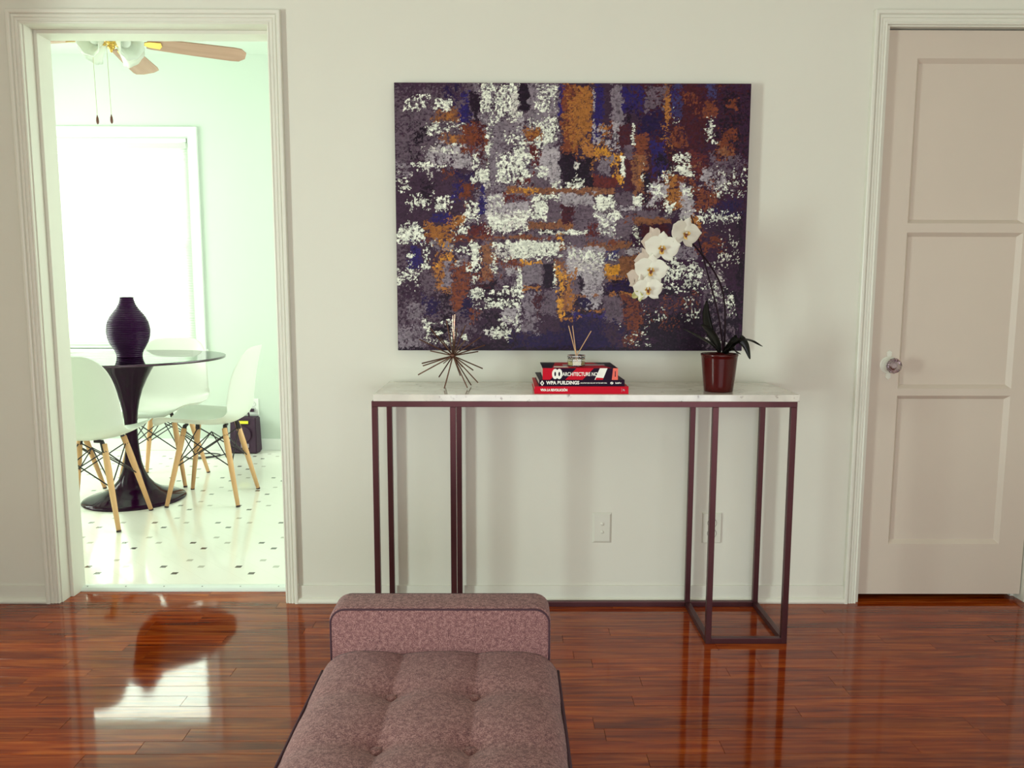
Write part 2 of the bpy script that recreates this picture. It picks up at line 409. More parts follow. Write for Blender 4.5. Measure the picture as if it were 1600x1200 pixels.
# kitchen shell
KY, KX0, KX1, KH, KZ = 2.73, -3.7, .2, 2.72, .012
WL, WR, WB, WTOP = -3.22, -2.190, .735, 2.170
bm = bmesh.new()
box(bm, (KX0 - .13, KY, 0), (WL, KY + .14, KH)); box(bm, (WR, KY, 0), (KX1 + .13, KY + .14, KH))
box(bm, (WL, KY, 0), (WR, KY + .14, WB)); box(bm, (WL, KY, WTOP), (WR, KY + .14, KH))
struct(from_bm('wall_kitchen_back', bm, 'kwall'))
def side_wall(name, x0, x1):
    bm = bmesh.new()
    box(bm, (x0, WT, 0), (x1, .75, KH)); box(bm, (x0, 2.25, 0), (x1, KY, KH))
    box(bm, (x0, .75, 0), (x1, 2.25, .8)); box(bm, (x0, .75, 2.2), (x1, 2.25, KH))
    struct(from_bm(name, bm, 'kwall'))
side_wall('wall_kitchen_left', KX0 - .13, KX0)
side_wall('wall_kitchen_right', KX1, KX1 + .13)
bm = bmesh.new()
box(bm, (KX0 - .13, WT, 0), (OL - .012, WT + .01, KH)); box(bm, (ORR + .012, WT, 0), (KX1 + .13, WT + .01, KH)); box(bm, (OL - .012, WT, OT + .012), (ORR + .012, WT + .01, KH))
struct(from_bm('wall_kitchen_front', bm, 'kwall'))
struct(add_box('ceiling_kitchen', (KX0 - .13, WT, KH), (KX1 + .13, KY + .14, KH + .1), 'kwall'))
struct(add_box('floor_kitchen', (KX0 - .13, WT - .012, -.05), (KX1 + .13, KY + .14, KZ), 'vinyl'))
for nm, a, b_ in (('baseboard_kitchen_back', (KX0, KY - .012, KZ), (KX1, KY, KZ + .085)), ('baseboard_kitchen_left', (KX0, WT + .01, KZ), (KX0 + .012, KY - .012, KZ + .085)),
                  ('baseboard_kitchen_right', (KX1 - .012, WT + .01, KZ), (KX1, KY - .012, KZ + .085))):
    struct(add_box(nm, a, b_, 'ktrim', bev=.003))

# wooden floor: strips laid left to right
random.seed(4)
floor = struct(empty('floor'))
sub = add_box('subfloor', (-3.33, -4.85, -.06), (2.75, WT, -.0125), 'black_void', floor)
def plank_bm(bm, x0, x1, y0, y1, z=0.0, c=.0007):
    zb = -.012
    lo = [(x0, y0, zb), (x1, y0, zb), (x1, y1, zb), (x0, y1, zb)]
    mid = [(x, y, z - c) for x, y, _ in lo]
    top = [(x0 + c * .6, y0 + c * .6, z), (x1 - c * .6, y0 + c * .6, z), (x1 - c * .6, y1 - c * .6, z), (x0 + c * .6, y1 - c * .6, z)]
    L = [[bm.verts.new(p) for p in r] for r in (lo, mid, top)]
    for k in range(2):
        for i in range(4):
            j = (i + 1) % 4; bm.faces.new((L[k][i], L[k][j], L[k + 1][j], L[k + 1][i]))
    bm.faces.new(L[2])
PW = .0572
rest = bmesh.new(); row = 0; y = WT - .016
while y > -4.72:
    ya, yb = y - PW, y
    if ya > -.001: lo_x, hi_x = OL + .001, ORR - .001
    elif yb > 0.0: lo_x, hi_x = -3.2, 2.62; yb = -.0005
    else: lo_x, hi_x = -3.2, 2.62
    if ya > -.001:
        spans = [(OL, ORR)]
    elif y > 0.0:
        spans = [(-2.16, 2.62)]
    else:
        spans = [(-2.16 if y > -.87 else -3.2, 2.62)]
    for (sx0, sx1) in spans:
        x = sx0 - random.uniform(0, .5) if sx1 - sx0 > 1 else sx0
        while x < sx1:
            w = random.uniform(.32, 1.15); xe = min(x + w, sx1)
            if sx1 - xe < .12: xe = sx1
            xs = max(x, sx0)
            if xe - xs > .01:
                if y > -1.12:
                    cx, cyy = (xs + xe) / 2, (ya + yb) / 2
                    bm = bmesh.new(); plank_bm(bm, xs - cx + .0003, xe - cx - .0003, ya - cyy + .0003, yb - cyy - .0003)
                    p = from_bm('plank', bm, 'oak', floor)
                    p.location = (cx, cyy, random.uniform(-.0003, .0003))
                    p.rotation_euler = (R(random.uniform(-.14, .14)), R(random.uniform(-.02, .02)), 0)
                else:
                    plank_bm(rest, xs + .0003, xe - .0003, ya + .0003, yb - .0003)
            x = xe
            if xe >= sx1: break
    y = ya; row += 1
rb = from_bm('plank_field', rest, 'oak', floor); rb['kind'] = 'stuff'
for (xa, xb) in ((DL, DR),):   # boards run on under the closet door
    for k in range(2):
        bm = bmesh.new(); plank_bm(bm, xa, xb, .0005 + k * PW, .0572 + k * PW)
        from_bm('plank', bm, 'oak', floor)

# doorway threshold strip
th = struct(empty('trim_1', ((OL + ORR) / 2, .118, 0)))
bm = bmesh.new()
w2 = (ORR - OL) / 2
pr = [(-.016, .0), (-.015, .006), (-.008, .0125), (.006, .0155), (.014, .0155), (.03, .0125)]
A = [bm.verts.new((-w2, p[0], p[1])) for p in pr]; B = [bm.verts.new((w2, p[0], p[1])) for p in pr]
for i in range(len(pr) - 1): bm.faces.new((A[i], B[i], B[i + 1], A[i + 1]))
from_bm('metal_strip', bm, 'white_paint_metal', th)
for i in range(6):
    bm = bmesh.new(); lathe(bm, [(.0032, 0), (.003, .0008)], 10, (-w2 + .03 + i * .1475, .002, .0142))
    from_bm('screw', bm, 'screw', th)

# baseboards of the main room
def baseboard(name, a, b_, side):
    o = struct(empty(name))
    x0, x1 = a, b_
    add_box('board', (x0, -.006, 0), (x1, 0, .066), 'wall', o, .0015)
    bm = bmesh.new(); pr = [(0, 0), (-.019, 0), (-.019, .008), (-.016, .015), (-.010, .019), (-.006, .0205), (0, .021)]
    A = [bm.verts.new((x0, p[0], p[1])) for p in pr]; B = [bm.verts.new((x1, p[0], p[1])) for p in pr]
    for i in range(len(pr) - 1): bm.faces.new((A[i], A[i + 1], B[i + 1], B[i]))
    from_bm('shoe_moulding', bm, 'trim', o, True)
baseboard('baseboard_back', -.783, 1.262, 0)
baseboard('baseboard_back.001', -2.16, OL - .047, 0)
baseboard('baseboard_back.002', DR + .047, 2.62, 0)
struct(add_box('baseboard_left', (-2.16, -1.0, 0), (-2.142, -.02, .06), 'trim', None, .003))
struct(add_box('baseboard_right', (2.60, -4.7, 0), (2.62, -.02, .06), 'trim', None, .003))

# fluted casings
PROF = [(0, 0), (0, .010), (.0015, .0125), (.004, .0135), (.0065, .012), (.0075, .0108), (.009, .0105), (.010, .012), (.012, .013), (.0175, .013), (.0185, .0112), (.020, .0108),
        (.021, .0135), (.023, .0145), (.0285, .0145), (.0295, .0122), (.031, .0118), (.032, .0155), (.034, .0185), (.037, .0200), (.044, .0200), (.0465, .018), (.0465, 0)]
def casing(name, x0, x1, zt, material='trim', prof=PROF, yface=0.0, sgn=1, z0=0.0):
    o = struct(empty(name))
    segs = (('casing_upright', [(x0, z0, -1, 0), (x0, zt, -1, 1)]), ('casing_head', [(x0, zt, -1, 1), (x1, zt, 1, 1)]), ('casing_upright', [(x1, zt, 1, 1), (x1, z0, 1, 0)]))
    for nm, st in segs:
        bm = bmesh.new(); rings = []
        for (x, z, dx, dz) in st:
            rings.append([bm.verts.new((x + d * dx, yface - sgn * h, z + d * dz)) for d, h in prof])
        for i in range(len(prof) - 1):
            f = (rings[0][i], rings[0][i + 1], rings[1][i + 1], rings[1][i])
            bm.faces.new(f if sgn > 0 else tuple(reversed(f)))
        from_bm(nm, bm, material, o)
    return o
casing('trim_2', OL - .004, ORR + .004, OT + .0, )
casing('trim_3', DL - .012, DR + .012, DT + .004)
# jamb of the kitchen doorway with its stop
j = struct(empty('trim_4'))
bm = bmesh.new()
box(bm, (OL - .012, .0, 0), (OL, WT + .01, OT + .012)); from_bm('jamb', bm, 'trim', j)
bm = bmesh.new(); box(bm, (ORR, .0, 0), (ORR + .012, WT + .01, OT + .012)); from_bm('jamb', bm, 'trim', j)
bm = bmesh.new(); box(bm, (OL, .0, OT), (ORR, WT + .01, OT + .012)); from_bm('jamb_head', bm, 'trim', j)
add_box('stop_moulding', (OL, .054, 0), (OL + .0125, .139, OT), 'trim', j, .0015)
add_box('stop_moulding', (ORR - .0125, .054, 0), (ORR, .139, OT), 'trim', j, .0015)
add_box('stop_moulding', (OL + .0125, .054, OT - .0125), (ORR - .0125, .139, OT), 'trim', j, .0015)
# jamb of the closet door
j = struct(empty('trim_5'))
add_box('jamb', (DL - .012, 0, 0), (DL, WT, DT + .012), 'trim', j)
add_box('jamb', (DR, 0, 0), (DR + .012, WT, DT + .012), 'trim', j)
add_box('jamb_head', (DL, 0, DT), (DR, WT, DT + .012), 'trim', j)
add_box('stop_moulding', (DL, .062, 0), (DL + .012, .095, DT), 'trim', j)
add_box('stop_moulding', (DR - .012, .062, 0), (DR, .095, DT), 'trim', j)
struct(add_box('wall_closet', (DL - .012, WT - .02, 0), (DR + .012, WT - .002, DT + .012), 'black_void'))

# closet door: stiles, rails, three recessed panels
d = struct(empty('door_1', (DL + .006, .02, 0)))
DW = DR - DL - .010; zb, zt = .024, 2.050
px0, px1 = 1.419 - DL - .006, 1.834 - DL - .006
pz = [(.217, .776), (.802, 1.362), (1.394, 1.957)]
bm = bmesh.new()
box(bm, (0, 0, zb), (px0, .035, zt)); box(bm, (px1, 0, zb), (DW, .035, zt))
for a, b_ in ((zb, pz[0][0]), (pz[0][1], pz[1][0]), (pz[1][1], pz[2][0]), (pz[2][1], zt)):
    box(bm, (px0, 0, a), (px1, .035, b_))
from_bm('stile_and_rail', bm, 'door', d)
for a, b_ in pz:
    bm = bmesh.new(); bw, dp = .014, .016
    o_ = [(px0, 0, a), (px1, 0, a), (px1, 0, b_), (px0, 0, b_)]
    i_ = [(px0 + bw, dp, a + bw), (px1 - bw, dp, a + bw), (px1 - bw, dp, b_ - bw), (px0 + bw, dp, b_ - bw)]
    oo = [bm.verts.new(p) for p in o_]; ii = [bm.verts.new(p) for p in i_]
    for k in range(4):
        q = (k + 1) % 4; bm.faces.new((oo[k], oo[q], ii[q], ii[k]))
    bm.faces.new(ii)
    from_bm('door_panel', bm, 'door', d)
# crystal knob with rosette
kb = empty('door_knob', (1.381 - DL - .006, 0, .889), 0, d)
kb.rotation_euler = (R(90), 0, 0)
bm = bmesh.new()
lathe(bm, [(.0315, 0), (.0315, .0015), (.029, .0035), (.024, .004), (.021, .008), (.013, .010), (.0115, .016), (.010, .020)], 32)
for sg in (1, -1):      # finials above and below
    pts = [(0, .029), (.006, .031), (.0095, .036), (.007, .041), (.0105, .043), (.0075, .048), (.003, .050), (0, .0545)]
    ring = [bm.verts.new((x_, sg * y_, .0028)) for x_, y_ in pts] + [bm.verts.new((-x_, sg * y_, .0028)) for x_, y_ in reversed(pts[1:-1])]
    ring2 = [bm.verts.new((v.co.x, v.co.y, 0)) for v in ring]
    f = bm.faces.new(ring)
    for k in range(len(ring)): bm.faces.new((ring[k], ring2[k], ring2[(k + 1) % len(ring)], ring[(k + 1) % len(ring)]))
bmesh.ops.recalc_face_normals(bm, faces=bm.faces)
from_bm('rosette', bm, 'plastic', kb)['label'] = 'white ornamental rosette plate'
bm = bmesh.new()
n = 12
lathe(bm, [(.009, .018), (.017, .026), (.0265, .036), (.0285, .043), (.024, .053), (.013, .058)], n)
from_bm('crystal_grip', bm, 'crystal', kb)['label'] = 'faceted clear glass knob'
bm = bmesh.new(); lathe(bm, [(.0085, .016), (.0085, .030), (.012, .034), (.008, .037)], 20); from_bm('shank', bm, 'chrome', kb)

# ------------------------------------------------------------------ windows
def window(name, x0, x1, z0, z1, y, horizontal=True):
    w = struct(empty(name))
    def fb(nm, a, b_, m_='ktrim', par=w): return add_box(nm, a, b_, m_, par, .002)
    fb('frame_side', (x0, y + .03, z0), (x0 + .03, y + .12, z1)); fb('frame_side', (x1 - .03, y + .03, z0), (x1, y + .12, z1))
    fb('frame_head', (x0 + .03, y + .03, z1 - .03), (x1 - .03, y + .12, z1)); fb('frame_sill', (x0 + .03, y + .03, z0), (x1 - .03, y + .12, z0 + .03))
    zm = (z0 + z1) / 2
    for nm, za, zb_, yy in (('lower_sash', z0 + .03, zm + .02, y + .06), ('upper_sash', zm - .02, z1 - .03, y + .09)):
        bm = bmesh.new(); t = .035
        box(bm, (x0 + .03, yy, za), (x0 + .03 + t, yy + .025, zb_)); box(bm, (x1 - .03 - t, yy, za), (x1 - .03, yy + .025, zb_))
        box(bm, (x0 + .03 + t, yy, za), (x1 - .03 - t, yy + .025, za + t)); box(bm, (x0 + .03 + t, yy, zb_ - t), (x1 - .03 - t, yy + .025, zb_))
        s = from_bm(nm, bm, 'ktrim', w)
        add_box('pane', (x0 + .03 + t, yy + .010, za + t), (x1 - .03 - t, yy + .014, zb_ - t), 'pane', s)
    return w
window('window_1', WL, WR, WB, WTOP, KY)
cs = casing('trim_6', WL, WR + .012, WTOP + .012, 'ktrim', prof=[(0, 0), (0, .012), (.003, .015), (.035, .015), (.038, .020), (.060, .022), (.062, .020), (.062, 0)], yface=KY, z0=WB)
sill = struct(add_box('trim_7', (WL - .08, KY - .045, WB - .022), (WR + .085, KY + .03, WB), 'ktrim', None, .004))
struct(add_box('trim_8', (WL - .06, KY - .015, WB - .085), (WR + .07, KY, WB - .022), 'ktrim', None, .003))

# added panels that block the sky at the unseen openings; the lamps sit just inside
struct(add_box('sky_blocker_side', (-3.33, -3.05, .3), (-3.31, -2.45, 1.6), 'trim'))
struct(add_box('sky_blocker_rear', (-.6, -4.85, .06), (2.0, -4.83, 1.5), 'trim'))
struct(add_box('sky_blocker_kitchen_left', (KX0 - .13, .75, .8), (KX0 - .11, 2.25, 2.2), 'trim'))
struct(add_box('sky_blocker_kitchen_right', (KX1 + .11, .75, .8), (KX1 + .13, 2.25, 2.2), 'trim'))

# venetian blind
vb = tag(empty('venetian_blind', ((WL + WR) / 2, KY + .014, WTOP)), 'white slatted venetian blind in the bright kitchen window', 'blind')
bw2 = (WR - WL) / 2 - .004
hr = add_box('headrail', (-bw2, -.022, -.026), (bw2, .014, -.001), 'white_paint_metal', vb, .002)
hr['label'] = 'grey-white headrail'
add_box('valance', (-bw2, -.027, -.066), (bw2, -.024, -.030), 'slat', vb, .001)
sl_me = None
zz = -.072; nsl = 0
while zz > -(WTOP - WB) + .035:
    if sl_me is None:
        bm = bmesh.new(); wd, ang, ns = .0125, R(50), 5
        A = []; B = []
        for k in range(ns):
            t = -1 + 2 * k / (ns - 1)
            yy = t * wd * math.cos(ang) ; z_ = t * wd * math.sin(ang) + .0016 * (1 - t * t)
            A.append(bm.verts.new((-bw2, yy, z_))); B.append(bm.verts.new((bw2, yy, z_)))
        for k in range(ns - 1): bm.faces.new((A[k], B[k], B[k + 1], A[k + 1]))
        s = from_bm('slat', bm, 'slat', vb, True); sl_me = s.data
    else:
        s = link('slat', sl_me, None, vb)
    s.location = (0, 0, zz)
    zz -= .0172; nsl += 1
add_box('bottom_rail', (-bw2, -.010, -(WTOP - WB) + .006), (bw2, .010, -(WTOP - WB) + .022), 'slat', vb, .002)
for xx in (-bw2 + .12, 0, bw2 - .12):
    add_box('ladder_cord', (xx - .001, -.0135, -(WTOP - WB) + .02), (xx + .001, -.0125, -.04), 'slat', vb)

# outlets in living room
def plate(x, z, label, kind, w=.072, h=.116, y=0.0, m_='plastic'):
    e = tag(empty('wall_outlet' if kind == 'outlet' else 'wall_plate', (x, y, z)), label, 'outlet' if kind == 'outlet' else 'wall plate')
    bm = bmesh.new()
    o_ = [(-w / 2, 0, -h / 2), (w / 2, 0, -h / 2), (w / 2, 0, h / 2), (-w / 2, 0, h / 2)]
    b1 = .0035 if kind == 'outlet' else .008
    i_ = [(-w / 2 + b1, -.006, -h / 2 + b1), (w / 2 - b1, -.006, -h / 2 + b1), (w / 2 - b1, -.006, h / 2 - b1), (-w / 2 + b1, -.006, h / 2 - b1)]
    oo = [bm.verts.new(p) for p in o_]; ii = [bm.verts.new(p) for p in i_]
    for k in range(4):
        q = (k + 1) % 4; bm.faces.new((oo[k], oo[q], ii[q], ii[k]))
    bm.faces.new(ii); from_bm('cover_plate', bm, m_, e)
    if kind == 'outlet':
        for s in (1, -1):
            bm = bmesh.new()
            lathe(bm, [(.0172, 0), (.0172, .0015)], 24, cap=True)
            g = from_bm('receptacle_gap', bm, 'slot', e); g.location = (0, -.0055, s * .0195); g.rotation_euler = (R(90), 0, 0)
            bm = bmesh.new(); lathe(bm, [(.0160, 0), (.0160, .0022), (.015, .003)], 24); box(bm, (-.0068, -.002, .003), (-.0048, .006, .0032))
            g = from_bm('receptacle', bm, m_, e); g.location = (0, -.0055, s * .0195); g.rotation_euler = (R(90), 0, 0)
            for xx in (-.006, .006):
                sl = add_box('slot', (-.0009, -.0001, -.004), (.0009, .0001, .004), 'slot', g)
                sl.location = (xx, .004, .0033); sl.rotation_euler = (R(90), 0, 0)
    else:
        for s in (1, -1):
            bm = bmesh.new(); lathe(bm, [(.0062, 0), (.006, .0022), (.004, .0036), (.0015, .004)], 16)
            g = from_bm('cover_boss', bm, m_, e); g.location = (0, -.006, s * .0152 ); g.rotation_euler = (R(90), 0, 0)
    return e
plate(.347, .2865, 'white wall plate with two small bosses under the marble console table', 'plate')
plate(.752, .286, 'white duplex outlet half hidden behind a steel leg of the console table', 'outlet')

# ------------------------------------------------------------------ console table
T = tag(empty('console_table', (.244, -.19, 0)), 'marble-topped console table with dark steel frame against the wall', 'table')
ox, oy = .244, -.19
fx0, fx1, ix0, ix1, fy0, fy1, ft = -.433, .920, -.166, .652, -.351, -.026, .806
b = .0185
def bar(nm, a, c_):
    return add_box(nm, (a[0] - ox, a[1] - oy, a[2]), (c_[0] - ox, c_[1] - oy, c_[2]), 'steel', T, .0012)
for x in (fx0, ix0 - b, ix1, fx1 - b):
    bar('leg', (x, fy0, 0), (x + b, fy0 + b, ft - b)); bar('leg', (x, fy1 - b, 0), (x + b, fy1, ft - b))
bar('top_rail', (fx0, fy0, ft - b), (fx1, fy0 + b, ft)); bar('top_rail', (fx0, fy1 - b, ft - b), (fx1, fy1, ft))
for x in (fx0, fx1 - b): bar('side_rail', (x, fy0 + b, ft - b), (x + b, fy1 - b, ft))
for x in (fx0, ix0 - b, ix1, fx1 - b): bar('floor_rail', (x, fy0 + b, 0), (x + b, fy1 - b, b))
bar('floor_rail', (fx0 + b, fy0, 0), (ix0 - b, fy0 + b, b)); bar('floor_rail', (ix1 + b, fy0, 0), (fx1 - b, fy0 + b, b))
bar('floor_rail', (fx0 + b, fy1 - b, 0), (ix0 - b, fy1, b)); bar('floor_rail', (ix0, fy1 - b, 0), (ix1, fy1, b)); bar('floor_rail', (ix1 + b, fy1 - b, 0), (fx1 - b, fy1, b))
# marble slab with slightly chipped front edge
bm = bmesh.new(); box(bm, (-.427 - ox, -.353 - oy, ft), (.926 - ox, -.012 - oy, .8285), .0018)
tb = from_bm('marble_top', bm, 'marble', T); tb['label'] = 'pale veined marble slab'

# ------------------------------------------------------------------ abstract painting
rng = np.random.default_rng(11)
PX, PZ, PWID, PHT = -.390, .943, 1.219, .914
def vnoise(w, h, cx, cy):
    g = rng.random((cy + 2, cx + 2))
    ys = np.linspace(0, cy, h, endpoint=False); xs = np.linspace(0, cx, w, endpoint=False)
    yi = ys.astype(int); xi = xs.astype(int); fy = (ys - yi)[:, None]; fx = (xs - xi)[None, :]
    fy = fy * fy * (3 - 2 * fy); fx = fx * fx * (3 - 2 * fx)
    a = g[yi][:, xi]; b_ = g[yi][:, xi + 1]; c_ = g[yi + 1][:, xi]; d_ = g[yi + 1][:, xi + 1]
    return (a * (1 - fx) + b_ * fx) * (1 - fy) + (c_ * (1 - fx) + d_ * fx) * fy
GW, GH = 720, 540
def fbm(cx, cy, o=4):
    s = 0; t = 0
    for k in range(o):
        a = .62 ** k; s = s + a * vnoise(GW, GH, min(cx * 2 ** k, GW), min(cy * 2 ** k, GH)); t += a
    return s / t
N_fine = (fbm(190, 140, 3), fbm(130, 190, 3), fbm(210, 100, 3))
N_mid = (fbm(34, 26, 4), fbm(26, 44, 4), fbm(44, 26, 4))
N_big = fbm(7, 5, 4)
def eq(n):      # flatten the histogram so coverage means coverage
    r = np.argsort(np.argsort(n.ravel())).reshape(n.shape); return r / n.size
N_fine = [eq(n) for n in N_fine]; N_mid = [eq(n) for n in N_mid]; N_speck = [eq(.72 * a + .28 * b_) for a, b_ in zip(N_fine, N_mid)]
PC = {'W': (232, 234, 218), 'w': (205, 200, 192), 'L': (164, 155, 160), 'G': (124, 112, 122), 'g': (98, 82, 94), 'D': (58, 36, 56), 'K': (24, 6, 26), 'P': (50, 20, 48),
      'N': (38, 26, 92), 'B': (60, 56, 100), 'n': (30, 14, 60), 'O': (160, 102, 48), 'o': (132, 84, 56), 'Y': (206, 142, 48), 'R': (114, 56, 34), 'r': (92, 32, 30), 'm': (66, 20, 30)}
img = np.zeros((GH, GW, 3)); hgt = np.zeros((GH, GW))
uu, vv = np.meshgrid(np.arange(GW) / (GW - 1), np.arange(GH) / (GH - 1))
# position on the photograph of each grid node, used only to lay the strokes where they are on the canvas
yy_ = 129 + vv * 420
xl = 614 + vv * 11; xr = 1173.5 - vv * 12.5
xx_ = xl + uu * (xr - xl)
k_ = 0
def lin(c): return np.array(rgb(*c))
def stroke(x0, y0, x1, y1, col, cov=1.0, rag=6.0):
    global k_
    k_ += 1
    nm = N_mid[k_ % 3]; nf = N_fine[(k_ + 1) % 3]; ns = N_speck[(k_ + 2) % 3]
    sh = (k_ * 37) % 200
    nm = np.roll(nm, sh, 1); nf = np.roll(nf, sh, 0); ns = np.roll(ns, sh, 1)
    d = np.minimum(np.minimum(xx_ - x0, x1 - xx_), np.minimum(yy_ - y0, y1 - yy_))
    d = d + (nm - .5) * rag * 1.6 + (nf - .5) * rag
    edge = np.clip(d / 6.0, 0, 1)
    mask = (d > 0) & (ns < cov * (.55 + .45 * edge) + (cov >= .99) * .6)
    c_ = PC[col]; j = rng.uniform(-5, 5)
    c_ = lin([max(0, min(255, v + j)) for v in c_])
    shade_ = .74 + .5 * nf
    img[mask] = (c_[None, :] * shade_[mask][:, None])
    hgt[mask] = (.5 if col in 'Ww' else .25) * (.3 + nf[mask])
stroke(500, 0, 1300, 700, 'D')
# broad underpainting
for s in ((600, 110, 770, 260, 'g', .8, 20), (600, 250, 760, 420, 'D', 1, 20), (600, 420, 760, 560, 'g', .55, 20), (740, 110, 880, 340, 'G', .75, 14), (880, 110, 1000, 300, 'D', 1, 12),
          (1000, 110, 1190, 330, 'm', .8, 18), (1060, 110, 1190, 420, 'P', .55, 18), (760, 300, 1000, 440, 'g', .8, 14), (980, 320, 1190, 560, 'P', .8, 20), (880, 440, 1190, 560, 'K', .75, 20),
          (740, 470, 1000, 560, 'D', .6, 20), (830, 515, 980, 560, 'n', .8, 12), (1080, 470, 1170, 560, 'K', .7, 14), (600, 110, 720, 150, 'D', .6, 10)): stroke(*s)
def crop(ox_, oy_, s_, L):
    for q in L:
        x0, y0, x1, y1, c_ = q[:5]; cov = q[5] if len(q) > 5 else 1.0; rg = q[6] if len(q) > 6 else 5.0
        stroke(ox_ + x0 / s_, oy_ + y0 / s_, ox_ + x1 / s_, oy_ + y1 / s_, c_, cov, rg)
crop(600, 110, 5.217, [
    (480, 100, 600, 300, 'n', .5), (600, 150, 700, 430, 'N', .85, 4), (700, 180, 775, 430, 'K', .95, 4), (380, 310, 600, 400, 'o', .8), (450, 330, 600, 390, 'O', .6), (170, 205, 330, 300, 'W', .5, 6), (330, 205, 520, 240, 'W', .5, 6),
    (395, 245, 520, 305, 'W', .75), (590, 380, 625, 460, 'W', .8, 3), (340, 430, 480, 525, 'W', .62, 6), (420, 420, 640, 500, 'W', .38, 6), (460, 500, 670, 590, 'o', .9), (540, 520, 660, 580, 'O', .8), (525, 590, 640, 605, 'W', .9, 3),
    (330, 590, 690, 770, 'L', .8, 8), (430, 610, 610, 670, 'W', .7), (310, 610, 440, 660, 'w', .4), (290, 740, 520, 790, 'W', .75), (215, 740, 270, 775, 'W', .7, 3), (100, 740, 230, 850, 'G', .8), (110, 760, 180, 780, 'W', .7, 3),
    (240, 440, 330, 700, 'K', .5, 8), (100, 820, 215, 960, 'W', .42, 8), (345, 790, 400, 900, 'w', .6, 5), (640, 430, 830, 640, 'R', .9, 8), (750, 430, 830, 600, 'm', .7, 6), (700, 600, 740, 680, 'r', .6), (480, 790, 600, 880, 'R', .45),
    (590, 820, 720, 900, 'n', .9), (550, 900, 640, 1050, 'N', .6, 6), (630, 900, 740, 1040, 'R', .85, 6), (780, 900, 830, 1200, 'N', .9, 4), (210, 990, 400, 1130, 'W', .55, 8), (410, 1010, 560, 1130, 'W', .62, 8), (310, 860, 420, 1050, 'K', .6, 8),
    (660, 1040, 780, 1200, 'W', .62, 5), (640, 1060, 690, 1100, 'R', .5), (725, 650, 770, 790, 'W', .85, 3), (720, 790, 865, 890, 'W', .85, 4), (780, 650, 850, 790, 'm', .5), (835, 510, 880, 610, 'W', .95, 2), (825, 610, 860, 800, 'W', .9, 3),
    (820, 890, 860, 960, 'w', .8), (780, 100, 870, 330, 'W', .80, 5), (870, 110, 1000, 370, 'W', .7, 6), (1000, 110, 1100, 400, 'W', .78, 6), (1030, 180, 1090, 400, 'w', .9, 4), (770, 350, 840, 420, 'L', .7), (870, 380, 1090, 560, 'G', .6, 8), (870, 370, 1060, 420, 'W', .35),
    (1100, 100, 1170, 320, 'K', 1, 4), (1170, 100, 1400, 420, 'G', 1, 6), (1250, 110, 1400, 260, 'W', .3, 8), (1240, 250, 1330, 340, 'W', .5, 6), (1200, 370, 1400, 460, 'W', .55, 6), (1370, 130, 1402, 560, 'W', .7, 3), (1270, 440, 1400, 600, 'W', .8, 6),
    (1140, 460, 1270, 560, 'O', .85, 6), (1140, 480, 1270, 580, 'R', .4, 6), (1080, 370, 1140, 560, 'L', .9, 4), (860, 550, 940, 900, 'G', 1, 4), (870, 560, 1080, 600, 'g', .6), (930, 640, 1190, 920, 'W', .7, 8), (980, 480, 1060, 560, 'W', .4, 8), (1080, 540, 1260, 680, 'W', .62, 8),
    (1190, 630, 1300, 800, 'r', .8, 10), (1100, 840, 1260, 940, 'r', .8, 8), (1280, 600, 1435, 900, 'L', 1, 6), (1340, 890, 1440, 935, 'W', .85, 3), (1220, 760, 1330, 860, 'W', .85, 5), (1220, 860, 1345, 950, 'g', 1, 5), (1410, 110, 1465, 350, 'N', .95, 3), (1460, 100, 1565, 700, 'R', 1, 6), (1490, 160, 1565, 640, 'O', .55, 6),
    (1440, 670, 1565, 900, 'K', 1, 6), (1490, 860, 1565, 945, 'W', .85, 5), (1000, 935, 1565, 990, 'o', 1, 4), (1020, 945, 1260, 975, 'Y', .7, 3), (990, 980, 1200, 1060, 'r', .85, 4), (830, 980, 990, 1200, 'L', .9, 5), (830, 1000, 990, 1180, 'W', .5, 5),
    (990, 1050, 1190, 1180, 'L', 1, 4), (1190, 990, 1440, 1200, 'W', .85, 5), (1330, 1040, 1480, 1200, 'g', 1, 8), (1470, 1060, 1565, 1200, 'm', .9, 5), (1450, 990, 1565, 1060, 'L', .8, 4), (400, 1140, 540, 1200, 'N', .8), (540, 1150, 670, 1200, 'O', .8), (830, 400, 880, 520, 'W', .6, 3), (1060, 1130, 1180, 1200, 'W', .85)])
